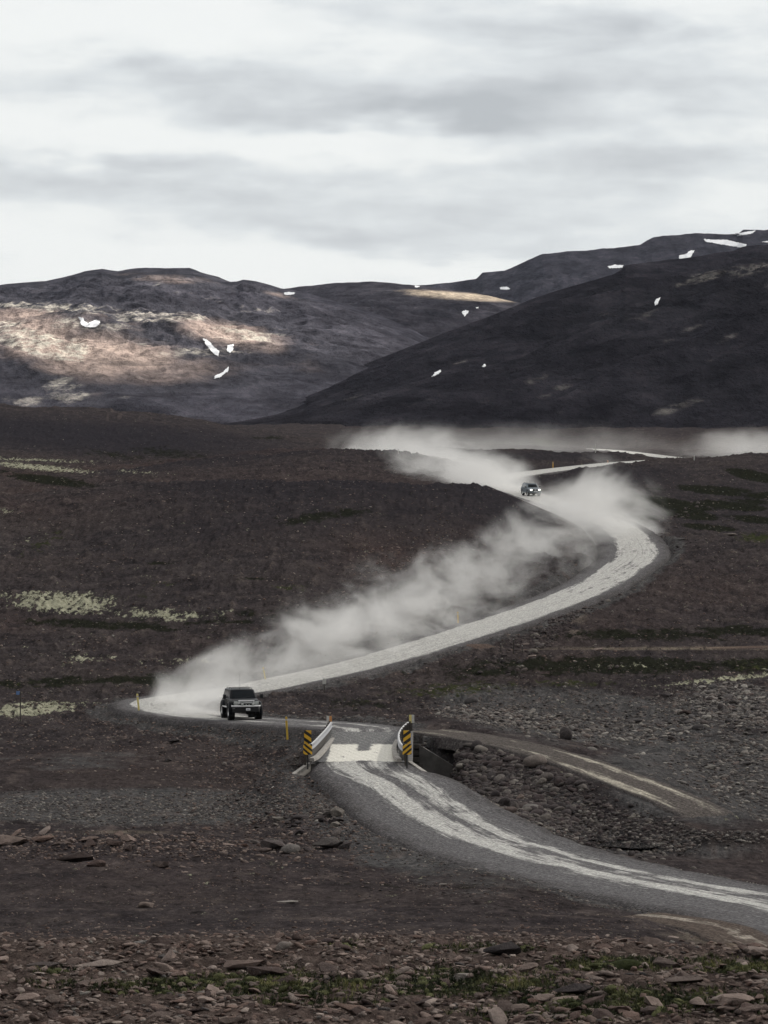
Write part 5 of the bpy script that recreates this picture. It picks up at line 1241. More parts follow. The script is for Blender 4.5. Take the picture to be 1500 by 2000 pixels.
snow(501, [(842,738),(850,729),(862,723),(861,728),(852,735),(844,738)], 'slanting snow patch at the foot of the dark right mountain')
snow(501, [(941,718),(946,712.5),(949,714),(946,719)], 'small oval snow patch on the lower dark slope')
# ------------------------------------------------------------------ rocks and boulders
def rock_mat(name, cols, rough=0.9, tint=(0.98, 0.95, 0.95)):
    m = bpy.data.materials.new(name); m.use_nodes = True; t = NT(m.node_tree); bs = t.n['Principled BSDF']
    oc = t.new('ShaderNodeTexCoord').outputs['Object']; oi = t.new('ShaderNodeObjectInfo').outputs['Random']; tone = t.attr('tone')
    gp = t.new('ShaderNodeNewGeometry').outputs['Position']
    v = t.math('FRACT', t.math('ADD', oi, tone))
    c = t.ramp(v, [(i/(len(cols)-1), q) for i, q in enumerate(cols)])
    n1 = t.noise(gp, 3.0, 6, .7); n2 = t.noise(gp, 14.0, 4, .7)
    c = t.mix(1.0, c, t.ramp(n1, [(0.25, (0.55, 0.55, 0.55)), (0.75, (1.35, 1.33, 1.30))]), 'MULTIPLY')
    c = t.mix(t.math('MULTIPLY', t.sstep(n2, 0.60, 0.72), 0.35), c, (0.30, 0.30, 0.25))
    c = t.mix(1.0, c, tint, 'MULTIPLY')
    t.l.new(c, bs.inputs['Base Color']); bs.inputs['Roughness'].default_value = rough; bs.inputs['Specular IOR Level'].default_value = .03
    t.l.new(t.bump(t.math('ADD', t.math('MULTIPLY', n1, .12), t.math('MULTIPLY', n2, .04)), 1.0, 1.0), bs.inputs['Normal']); return m
RM_brown = rock_mat('brown_rock', [(0.050,0.040,0.038),(0.090,0.068,0.062),(0.155,0.115,0.100),(0.11,0.092,0.085),(0.22,0.18,0.16),(0.075,0.060,0.056),(0.30,0.26,0.235),(0.13,0.088,0.076)], tint=(0.98, 0.94, 0.93))
RM_grey = rock_mat('grey_rock', tint=(1.08, 1.06, 1.05), cols=[(0.050,0.047,0.048),(0.085,0.080,0.080),(0.062,0.055,0.055),(0.14,0.132,0.126),(0.075,0.064,0.062),(0.21,0.20,0.185),(0.095,0.075,0.070),(0.27,0.26,0.24)])
RM_rip = rock_mat('riprap_rock', [(0.042,0.038,0.039),(0.070,0.063,0.063),(0.055,0.045,0.046),(0.090,0.078,0.076),(0.048,0.043,0.044),(0.13,0.12,0.112),(0.060,0.048,0.048),(0.20,0.19,0.17)])
def ico(sub):
    bm = bm_new(); bmesh.ops.create_icosphere(bm, subdivisions=sub, radius=1.0); bm.verts.ensure_lookup_table()
    v = np.array([q.co[:] for q in bm.verts]); f = np.array([[q.index for q in g.verts] for g in bm.faces]); bm.free(); return v, f
def rock_shape(sub, seed, kind):
    r = np.random.default_rng(seed); v, f = ico(sub); v = v.copy()
    if kind == 'ang':                                   # planes cut from a sphere give flat facets
        for _ in range(15):
            n_ = r.normal(size=3); n_ /= np.linalg.norm(n_); d = r.uniform(0.46, 0.84); e = v@n_; m = e > d
            v[m] -= np.outer(e[m]-d, n_)*0.96
        v *= r.uniform(.75, 1.25, 3)*np.array([1.15, 1.0, 0.70])
    else:
        for _ in range(6):
            n_ = r.normal(size=3); n_ /= np.linalg.norm(n_); d = r.uniform(0.72, 0.92); e = v@n_; m = e > d
            v[m] -= np.outer(e[m]-d, n_)*0.75
        v *= r.uniform(.78, 1.2, 3)*np.array([1.1, 1.0, 0.82])
    a = 0.05 if kind == 'ang' else 0.04
    v += v*(a*fbm(v[:, 0]*2.1+v[:, 2]*1.3+seed, v[:, 1]*2.1-v[:, 2], 3, seed))[:, None]*2
    return v, f
cell = np.zeros_like(GU); cell[:-1] = np.clip(GV[:-1]-GV[1:], 0, None)
du = np.gradient(GU, axis=1); cell = cell*du
infr = (GU > -140) & (GU < 1640) & (GV < 2120)
clear_road = (eR > 0.2)
def choose(D, n, r):
    wgt = (D*cell*infr*clear_road*(DT > 2.4)*(DT3 > 1.2)*(DT2 > 1.8)).ravel(); wgt = wgt/wgt.sum()
    k = r.choice(len(wgt), n, p=wgt); i, j = np.divmod(k, NC)
    y = YR[i]+r.uniform(0, 1, n)*(YR[np.minimum(i+1, NR-1)]-YR[i]); a = AX[j]+r.uniform(0, 1, n)*(AX[np.minimum(j+1, NC-1)]-AX[j])
    return a*y, y, ground(a*y, y)
def E(*L):
    m = np.zeros_like(GU)
    for e in L: m = np.maximum(m, ell(*e[:-1])*e[-1])
    return m
clump = np.clip(fbm(GX/2.0, GY/3.0, 3, 91)+0.35, 0.02, 1)**2
FG = (1-sm(GY, 113, 124))
ZN = [  # name, density, number, size range, kind, material, power law, label, group
 ('fg', FG*clump*(1+1.5*sm(GV, 1820, 1990)), 520, (0.08, 0.42), 'ang', RM_brown, 2.6, 'angular brown lava rock lying in the rocky moss strip nearest the viewer', 'foreground rocks'),
 ('rip', E((960,1510,75,35,.35,2,1.0),(905,1475,60,26,.35,2,.9),(1010,1560,90,28,.30,2,.9),(1080,1530,60,22,.3,1,.5),(860,1450,30,10,.2,1,.5)), 420, (0.15, 0.44), 'rnd', RM_rip, 1.3, 'rounded dark boulder in the heap between the wing wall and the side track', 'heaped boulders beside the wing wall'),
 ('band', E((1000,1405,120,14,.12,2,.9),(1130,1430,110,12,.15,2,.8),(1230,1425,110,14,0,1,.5),(960,1395,60,12,0,1,.6),(1190,1475,120,10,.15,1,.5)), 170, (0.12, 0.34), 'rnd', RM_grey, 2.0, 'pale grey stone in the loose band above the side track', 'stones above the side track'),
 ('pile', E((1440,1370,80,28,.1,2,1.0),(1340,1400,70,18,.2,1,.7),(1480,1410,70,16,0,1,.8),(1290,1400,60,12,0,1,.5),(1480,1500,60,40,0,1,.3)), 200, (0.14, 0.46), 'rnd', RM_grey, 1.8, 'grey boulder in the rubble heap at the right edge', 'rubble heap at the right edge'),
 ('emb', E((610,1612,70,24,.1,2,1.0),(560,1650,60,12,0,1,.6),(520,1590,60,40,.2,1,.4),(650,1590,40,15,0,1,.5)), 90, (0.13, 0.42), 'ang', RM_rip, 1.8, 'dark rock on the embankment slope below the left side of the bridge', 'rocks on the road embankment'),
 ('bank', E((60,1640,120,16,0,2,1.0),(200,1655,140,16,0,2,.9),(400,1650,140,20,0,1,.6),(500,1680,140,18,0,1,.4)), 150, (0.12, 0.42), 'ang', RM_brown, 2.2, 'brown rock on the low bank left, above the bare dark flat', 'rocks on the low left bank'),
]
cand = []                                                # (screen size, zone index, x, y, z, size, seed)
r_ = np.random.default_rng(99)
for zi, (nm, D, n_, (s0, s1), kind, mt, pw, lb, gp) in enumerate(ZN):
    x, y, z = choose(D, n_, r_)
    s = s0+(s1-s0)*r_.uniform(0, 1, n_)**pw
    for q in range(n_): cand.append((s[q]/y[q], zi, x[q], y[q], z[q], s[q]))
cand.sort(reverse=True)
SH = {k: [rock_shape(3, 100+i*7+(0 if k == 'ang' else 3), k) for i in range(9)] for k in ('ang', 'rnd')}
SL = {k: [rock_shape(2, 300+i*5+(0 if k == 'ang' else 3), k) for i in range(10)] for k in ('ang', 'rnd')}
SX = {k: [rock_shape(1, 500+i*5+(0 if k == 'ang' else 3), k) for i in range(14)] for k in ('ang', 'rnd')}
protos = {}
def rock_mesh(k, i, mt):
    key_ = (k, i, mt.name)
    if key_ not in protos:
        v, f = SH[k][i]; o = mesh_np('rock', v, f, mt, True); me = o.data
        if k == 'ang': me.set_sharp_from_angle(angle=math.radians(28))
        bpy.data.objects.remove(o); protos[key_] = me
    return protos[key_]
def put_rock(x, y, z, s, k, i, mt, lb, gp, rot=None, scl=(1, 1, 1), sink=0.25, name='rock'):
    o = bpy.data.objects.new(name, rock_mesh(k, i, mt)); COL.objects.link(o)
    o.location = (x, y, z+s*scl[2]*(0.55-sink)*0.8); o.scale = (s*scl[0], s*scl[1], s*scl[2])
    o.rotation_euler = rot if rot is not None else (r_.normal()*0.25, r_.normal()*0.25, r_.uniform(0, 6.28))
    if k == 'rnd' and rot is None: o.rotation_euler = (r_.normal()*0.5, r_.normal()*0.5, r_.uniform(0, 6.28))
    tag(o, lb, 'rock', gp); return o
# boulders one can name
NAMED = [(282,1770,.34,'ang',2,RM_brown,(1.25,1,1.25),'lone pyramid shaped rock with a reddish left face on the bare dark flat',.35),
 (985,1862,.50,'ang',5,RM_rip,(1.35,1,1.05),'biggest dark blackish boulder at the back of the rocky foreground strip, right of centre',.2),
 (556,1852,.26,'rnd',1,RM_grey,(1.3,1,1.1),'rounded pale grey green boulder at the back of the foreground strip',.2),
 (900,1912,.42,'ang',3,RM_grey,(1.4,1,1.0),'pale lichen spotted rock with a dark hollow, below the dark boulder',.3),
 (1120,1935,.45,'ang',7,RM_rip,(1.5,1,.8),'low dark rock amid moss right of the lichen spotted rock',.3),
 (480,1885,.50,'ang',1,RM_brown,(1.9,1,.55),'long flat topped brown slab with a dark shaded underside',.2),
 (520,1900,.45,'ang',4,RM_brown,(1.6,1,.85),'broad reddish rock leaning against the flat slab',.3),
 (80,1885,.38,'ang',6,RM_rip,(1.7,1,.8),'dark flat rock at the far left of the foreground strip',.3),
 (1270,1975,.36,'ang',0,RM_brown,(1.2,1,.9),'tan block at the bottom edge right of the moss',.3),
 (1015,1975,.30,'ang',8,RM_brown,(.9,1,1.2),'upright tan stone near the bottom edge, right of centre',.2),
 (1420,1955,.75,'ang',3,RM_brown,(1.6,1,.5),'wide pinkish slab at the lower right corner',.3),
 (1330,1915,.5,'ang',5,RM_brown,(1.7,1,.5),'sloping pink slab beside the moss on the lower right',.3),
 (200,1885,.5,'ang',7,RM_brown,(1.6,1,.6),'wide broken brown slab left of the pale lichen rocks',.3),
 (275,1842,.24,'ang',1,RM_grey,(1.5,1,.8),'pale lichen covered rock at the back edge, left part',.2),
 (640,1838,.2,'rnd',2,RM_rip,(1.6,1,.9),'dark round stone behind the grass left of centre',.3),
 (921,1372,.42,'rnd',4,RM_grey,(1.1,1,1.1),'lone whitish boulder left of the yellow topped post',.1),
 (668,1418,.36,'ang',3,RM_brown,(1.9,1,.7),'flat dark rock at the road edge behind the left guardrail end',.1),
 (1105,1441,.50,'rnd',5,RM_rip,(.9,1,1.2),'large dark blocky boulder at the upper edge of the side track',.1),
 (1335,1395,.50,'ang',2,RM_brown,(1.1,1,1.1),'reddish brown block in the middle of the right gravel flat',.1),
 (1300,1360,.42,'ang',6,RM_rip,(1.2,1,1.3),'upright dark rock at the top of the right rubble',.1),
 (1045,1493,.5,'rnd',6,RM_grey,(1.3,1,1.0),'largest pale boulder lying on the top of the dark heap',.05),
 (1068,1523,.42,'rnd',0,RM_grey,(1.1,1,1.1),'pale cracked boulder at the right side of the dark heap',.05),
 (1018,1560,.34,'ang',0,RM_brown,(.8,1,1.2),'pointed tan stone standing low in the boulder heap',.1),
 (996,1585,.36,'rnd',3,RM_grey,(1.3,1,.9),'blocky pale stone at the lower edge of the heap beside the road',.1),
 (1035,1582,.40,'rnd',7,RM_grey,(1.3,1,1.0),'rounded pale stone next to the blocky one below the heap',.1),
 (532,1657,.55,'ang',4,RM_rip,(1.1,1,1.2),'black rock at the foot of the embankment beside a white stone',.15),
 (515,1663,.28,'ang',8,RM_grey,(1.2,1,1.0),'small whitish stone left of the black rock at the embankment foot',.1),
 (568,1662,.38,'rnd',8,RM_grey,(1.4,1,.9),'grey round stone right of the black rock at the embankment foot',.1),
 (645,1655,.62,'ang',7,RM_rip,(1.2,1,.95),'large dark rock right of the yellow lichen on the embankment foot',.1),
 (673,1655,.48,'ang',1,RM_rip,(1.0,1,.9),'dark rock touching the right side of the large embankment rock',.1),
 (657,1592,.55,'ang',6,RM_rip,(.8,1,1.4),'upright pointed dark slab high on the embankment',.15),
 (583,1600,.48,'ang',2,RM_rip,(1.2,1,.9),'wedge shaped dark rock on the left of the embankment',.15),
 (340,1448,.34,'ang',5,RM_rip,(1.1,1,.9),'lone dark block on the gravel slope below the bend, the upper one',.1),
 (327,1485,.30,'ang',3,RM_rip,(1.2,1,.9),'lone dark block on the gravel slope, the lower one',.1),
 (1302,1770,.22,'rnd',0,RM_grey,(1.3,1,.9),'grey rounded stone on the road verge above the sandy track',.1),
 (150,1680,.52,'ang',5,RM_brown,(1.7,1,.9),'wide reddish block on the low left bank',.2),
 (190,1690,.40,'ang',0,RM_brown,(1.5,1,1.1),'wedge shaped brown rock at the right of the low left bank',.2),
 (0,1650,.9,'ang',7,RM_brown,(1.6,1,.8),'large pinkish rock cut by the left edge on the low bank',.3),
 (865,1728,.14,'ang',8,RM_grey,(1.2,1,1),'small white stone at the lower edge of the road embankment',.1),
 (560,1761,.22,'ang',4,RM_grey,(2.2,1,.5),'flat pale slab lying on the bare dark flat',.2),
 (1130,1182,.3,'ang',3,RM_grey,(2.0,1,.6),'pale flat stone in the brown flat right of the bend',.1),
 (1042,1281,.34,'ang',6,RM_brown,(1.7,1,.7),'tan slab beside the brown track, right of the dark posts',.1),
 (1170,1268,.32,'ang',1,RM_brown,(1.6,1,.8),'pinkish rock standing in the brown track',.1),
 (1025,1258,.30,'rnd',2,RM_grey,(1.8,1,.6),'white flat stone just behind the dark posts',.1),
 (1425,1045,.6,'ang',4,RM_grey,(1.6,1,.8),'whitish rock on the brow at the far right',.1),
 (1330,1053,.35,'ang',5,RM_grey,(1.5,1,.7),'small whitish rock on the brow right of the bend',.1)]
for u, v, s, k, i, mt, scl, lb, sink in NAMED:
    if v > 1820: s *= 0.82
    x, y, z = hit(u, v+2, 80, 800); put_rock(x, y, z, s, k, i, mt, lb, None, rot=(0.08, -0.06, random.uniform(-.6, .6)), scl=scl, sink=sink, name='boulder')
ANCH = ['the lone pyramid rock','the biggest dark boulder','the rounded grey green boulder','the lichen spotted rock','the low dark mossy rock','the long flat brown slab','the leaning reddish rock','the far left dark flat rock','the tan block at the bottom','the upright tan stone','the pinkish corner slab','the sloping pink slab','the wide broken slab','the pale lichen covered rock','the dark stone behind the grass',
 'the lone whitish boulder','the flat roadside rock','the large blocky track boulder','the reddish block on the flat','the upright dark rubble rock','the largest pale heap boulder','the pale cracked boulder','the pointed tan stone','the blocky pale stone','the rounded pale stone','the black foot rock','the small whitish foot stone','the grey round foot stone','the large embankment foot rock','its dark neighbour','the upright pointed slab','the wedge shaped rock']
ANCH += [None]*(len(NAMED)-len(ANCH)); ANCH[35] = 'the wide reddish bank block'; ANCH[36] = 'the wedge shaped bank rock'; ANCH[37] = 'the pinkish left edge rock'; ANCH[29] = None
ORD = ['nearest', 'second', 'third', 'fourth', 'fifth', 'sixth', 'seventh', 'eighth', 'ninth', 'tenth', 'eleventh', 'twelfth', 'thirteenth', 'fourteenth', 'fifteenth', 'sixteenth', 'seventeenth', 'eighteenth', 'nineteenth', 'twentieth', 'twenty-first', 'twenty-second', 'twenty-third', 'twenty-fourth', 'twenty-fifth', 'twenty-sixth', 'twenty-seventh', 'twenty-eighth', 'twenty-ninth', 'thirtieth', 'thirty-first', 'thirty-second', 'thirty-third', 'thirty-fourth', 'thirty-fifth', 'thirty-sixth', 'thirty-seventh', 'thirty-eighth', 'thirty-ninth', 'fortieth']
KINDW = ['brown foreground rock', 'boulder of the heap', 'stone of the loose band', 'boulder of the right rubble', 'embankment rock', 'bank rock']
n_ind = 300-len(NAMED); mm = 0
picked = cand[:n_ind]; pu, pv = proj(np.array([c[2] for c in picked]), np.array([c[3] for c in picked]), np.array([c[4] for c in picked])); LBL = {}; bins = {}
for q, c in enumerate(picked):
    best = min(((pu[q]-NAMED[i][0])**2+(2.0*(pv[q]-NAMED[i][1]))**2, i) for i in range(len(NAMED)) if ANCH[i]); i = best[1]
    du_, dv_ = pu[q]-NAMED[i][0], 2.0*(pv[q]-NAMED[i][1])
    dr = ('to the right of' if du_ > 0 else 'to the left of') if abs(du_) > abs(dv_) else ('in front of' if dv_ > 0 else 'behind')
    bins.setdefault((i, dr, c[1]), []).append((best[0], q))
for (i, dr, zi), L_ in bins.items():
    for r, (_, q) in enumerate(sorted(L_)): LBL[q] = ORD[min(r, 39)]+' '+KINDW[zi]+' '+dr+' '+ANCH[i]
rest = []
for c in cand:
    sz, zi, x, y, z, s = c; k, mt, lb, gp = ZN[zi][4], ZN[zi][5], ZN[zi][7], ZN[zi][8]
    if mm < n_ind:
        flat = r_.uniform(.55, .95) if zi == 0 else r_.uniform(.8, 1.1)
        put_rock(x, y, z, s*(0.78 if k == 'rnd' else 0.95), k, int(r_.integers(9)), mt, LBL[mm], gp, scl=(r_.uniform(.9, 1.5), r_.uniform(.8, 1.1), flat), sink=0.25 if k == 'ang' else 0.1); mm += 1
    else: rest.append((x, y, z, s, k, mt.name))
# smaller stones: too many to count, one object for each material
def stone_field(name, items_, mt):
    """items_: x, y, z, size, kind, level arrays merged into one mesh"""
    V = []; F = []; T = []; off = 0
    by = {}
    for it in items_: by.setdefault((it[4], it[5], int(r_.integers(10))), []).append(it)
    for (k, lvl, i), L_ in by.items():
        v, f = (SL if lvl == 2 else SX)[k][i]; n_ = len(L_); A = np.array([(q[0], q[1], q[2], q[3]) for q in L_])
        th = r_.uniform(0, 6.28, n_); c, s = np.cos(th), np.sin(th); fl = r_.uniform(.5, .95, n_); st = r_.uniform(.9, 1.5, n_); tl = r_.normal(size=n_)*.25
        x = v[None, :, 0]*st[:, None]; y = v[None, :, 1]+0*x; z = v[None, :, 2]*fl[:, None]
        x, z = x*np.cos(tl)[:, None]-z*np.sin(tl)[:, None], x*np.sin(tl)[:, None]+z*np.cos(tl)[:, None]
        X = (x*c[:, None]-y*s[:, None])*A[:, 3:4]+A[:, 0:1]; Y = (x*s[:, None]+y*c[:, None])*A[:, 3:4]+A[:, 1:2]; Z = (z+r_.uniform(-.12, .2, n_)[:, None])*A[:, 3:4]+A[:, 2:3]
        V.append(np.stack([X, Y, Z], -1).reshape(-1, 3)); F.append((f[None]+(np.arange(n_)*len(v))[:, None, None]).reshape(-1, 3)+off); T.append(np.repeat(r_.uniform(0, 1, n_), len(v))); off += n_*len(v)
    o = mesh_np(name, np.concatenate(V), np.concatenate(F), mt, False, {'tone': np.concatenate(T)}); return o
items = {m.name: [] for m in (RM_brown, RM_grey, RM_rip)}
for x, y, z, s, k, mn in rest: items[mn].append((x, y, z, s*.85, k, 2))
hums = np.clip(fbm(GX/5.0, GY/8.0, 3, 191)+0.25, 0.01, 1)
FIELD = [(FG*(clump+.1), 1300, (0.07, 0.24), 'ang', RM_brown, 2.2, 2), (FG*(clump+.15), 15000, (0.02, 0.17), 'ang', RM_brown, 3.0, 2), (FG*clump, 1300, (0.04, 0.14), 'ang', RM_grey, 2.0, 1), (sm(GY, 108, 120)*(1-sm(GY, 165, 185))*(hums+.1), 7000, (0.015, 0.09), 'ang', RM_brown, 3.5, 1), (sm(GY, 108, 118)*(1-sm(GY, 122, 142)), 1800, (0.03, 0.16), 'ang', RM_brown, 2.6, 2),
  (E((900,1740,300,30,.15,1,1.0),(620,1690,200,24,0,1,.8)), 700, (0.03, 0.12), 'ang', RM_rip, 2.0, 1),
  (E((250,1655,460,28,0,2,1.0),(560,1640,160,50,0,1,.8)), 2600, (0.04, 0.17), 'ang', RM_brown, 2.2, 1),
  (E((250,1580,420,32,0,2,1.0)), 3200, (0.04, 0.13), 'rnd', RM_grey, 1.6, 1),
  (E((480,1500,160,90,.2,1,1.0),(600,1570,120,60,.2,1,.9),(250,1430,400,60,0,1,.35)), 4600, (0.03, 0.15), 'ang', RM_brown, 2.4, 1), (E((560,1580,160,60,.2,1,1.0)), 1000, (0.04, 0.17), 'ang', RM_rip, 2.0, 1),
  (E((960,1520,110,50,.3,2,1.0),(1060,1580,140,40,.3,1,.8)), 3000, (0.06, 0.24), 'rnd', RM_rip, 1.4, 1), (E((1020,1560,170,50,.3,1,1.0)), 1500, (0.04, 0.18), 'rnd', RM_grey, 1.6, 1),
  (E((1000,1405,140,22,.12,2,1),(1160,1420,180,30,.1,2,.8),(1420,1385,130,40,.05,2,1.0),(1450,1500,130,80,0,1,.6),(1200,1380,300,30,0,1,.3)), 7000, (0.04, 0.18), 'rnd', RM_grey, 2.0, 1), (E((1000,1405,130,16,.12,2,1),(1230,1425,150,18,0,1,.6),(1440,1375,100,34,.1,2,1.0),(1460,1500,90,60,0,1,.3)), 1500, (0.10, 0.34), 'ang', RM_grey, 1.8, 2),
  (E((1300,1650,60,18,0,2,1.0),(1440,1620,120,22,0,1,.7),(1120,1620,120,16,0,1,.6)), 1500, (0.04, 0.16), 'rnd', RM_grey, 1.6, 1),
  (sm(GY, 236, 250)*(1-sm(GY, 700, 900))*(hums+.1), 13000, (0.04, 0.19), 'ang', RM_brown, 3.0, 1), (sm(GY, 230, 250)*(1-sm(GY, 600, 800))*(0.2+hums), 2200, (0.05, 0.2), 'rnd', RM_grey, 3.0, 1),
  (sm(GY, 236, 250)*(1-sm(GY, 600, 800))*(0.2+hums), 5000, (0.05, 0.2), 'ang', RM_rip, 2.6, 1),
  (E((770,1085,100,40,0,1,1.0)), 420, (0.06, 0.24), 'ang', RM_brown, 1.8, 1),
  (E((1200,1130,120,12,-.9,1,1.0),(1150,1180,120,10,-.6,1,1.0)), 500, (0.10, 0.34), 'rnd', RM_rip, 1.8, 1),
  (np.exp(-((eR-1.0)/0.9)**2)*(GY < 260), 2600, (0.02, 0.10), 'rnd', RM_grey, 2.0, 1)]
for D, n_, (s0, s1), kind, mt, pw, lvl in FIELD:
    x, y, z = choose(D, n_, r_); s = s0+(s1-s0)*r_.uniform(0, 1, n_)**pw
    for q in range(n_): items[mt.name].append((x[q], y[q], z[q], s[q], kind, 2 if s[q]*FPX/y[q] > 14 else lvl))
for mt, nm, lb, ct in ((RM_brown, 'brown_stones', 'small brown lava stones strewn over the whole ground', 'loose stones'), (RM_grey, 'grey_stones', 'small rounded grey stones of the gravel flats and stream bed', 'loose stones'), (RM_rip, 'dark_rubble', 'small dark rubble between the boulders and on the embankments', 'rubble')):
    o = stone_field(nm, items[mt.name], mt); tag(o, lb, ct, kind='stuff')

# ------------------------------------------------------------------ grass and moss in the foreground
gmat = bpy.data.materials.new('grass'); gmat.use_nodes = True; t = NT(gmat.node_tree); bs = t.n['Principled BSDF']
t.l.new(t.ramp(t.attr('tone'), [(0.0, (0.016, 0.020, 0.009)), (0.4, (0.034, 0.039, 0.018)), (0.7, (0.064, 0.068, 0.030)), (1.0, (0.22, 0.21, 0.09))]), bs.inputs['Base Color']); bs.inputs['Roughness'].default_value = .8; bs.inputs['Specular IOR Level'].default_value = .15
gD = FG*np.clip(green+0.40*fbm(GX/1.2, GY/2.0, 4, 77)-0.25, 0, 1)**1.3
nb = 110000; x, y, z = choose(gD, nb, r_)
cx = np.round(x/.22)*.22; x = x+(cx-x)*r_.uniform(0, .8, nb); y0 = np.round(y/.3)*.3; y = y+(y0-y)*r_.uniform(0, .8, nb); z = ground(x, y)
h = r_.uniform(.03, .13, nb)*(0.6+0.8*r_.uniform(0, 1, nb)**2); wd = r_.uniform(.006, .016, nb); th = r_.uniform(0, 6.28, nb); ln = h*r_.uniform(.2, .9, nb); la = r_.uniform(0, 6.28, nb)
c, s = np.cos(th)*wd, np.sin(th)*wd; dx, dy = np.cos(la)*ln, np.sin(la)*ln
V = np.stack([np.stack([x-c, y-s, z-.01], -1), np.stack([x+c, y+s, z-.01], -1), np.stack([x+c*.7+dx*.4, y+s*.7+dy*.4, z+h*.62], -1), np.stack([x-c*.7+dx*.4, y-s*.7+dy*.4, z+h*.62], -1), np.stack([x+dx, y+dy, z+h], -1)], 1).reshape(-1, 3)
b_ = (np.arange(nb)*5)[:, None]; Ft = np.concatenate([b_+np.array([[0, 1, 2]]), b_+np.array([[0, 2, 3]]), b_+np.array([[3, 2, 4]])])
tn = np.clip(0.42+0.9*fbm(x/1.5, y/2.5, 3, 13)+r_.normal(size=nb)*.16, 0, 1)
uu, vv = proj(x, y, z); tn = np.clip(tn+0.55*np.exp(-((uu-555)/50)**2-((vv-1925)/12)**2)+.4*np.exp(-((uu-1440)/80)**2-((vv-1890)/12)**2), 0, 1)
go = mesh_np('grass', V, Ft, gmat, False, {'tone': np.repeat(tn, 5)}); tag(go, 'short green grass and moss between the foreground rocks', 'grass', kind='stuff')
# moss cushions
mos = bpy.data.materials.new('moss'); mos.use_nodes = True; t = NT(mos.node_tree); bs = t.n['Principled BSDF']; gp_ = t.new('ShaderNodeNewGeometry').outputs['Position']
n1 = t.noise(gp_, 9.0, 6, .7); t.l.new(t.mix(t.attr('tone'), t.ramp(n1, [(0.3, (0.012, 0.015, 0.007)), (0.7, (0.040, 0.046, 0.018))]), t.ramp(n1, [(0.3, (0.045, 0.049, 0.021)), (0.7, (0.18, 0.18, 0.09))])), bs.inputs['Base Color'])
bs.inputs['Roughness'].default_value = 1.0; bs.inputs['Specular IOR Level'].default_value = .05; t.l.new(t.bump(t.math('MULTIPLY', t.noise(gp_, 30.0, 4, .7), .06), 1, 1), bs.inputs['Normal'])
x, y, z = choose(gD, 1100, r_); its = [(x[q], y[q], z[q]-.05, r_.uniform(.05, .18), 'rnd', 2) for q in range(len(x))]
X1, Y1, Z1 = hit(1205, 1892, 80, 200); its += [(X1, Y1, Z1, .42, 'rnd', 2), (X1+.5, Y1+.3, Z1, .3, 'rnd', 2), (X1-.5, Y1+.2, Z1, .28, 'rnd', 2)]
mo = stone_field('moss', its, mos); tag(mo, 'low moss cushions between the foreground rocks', 'moss', kind='stuff')
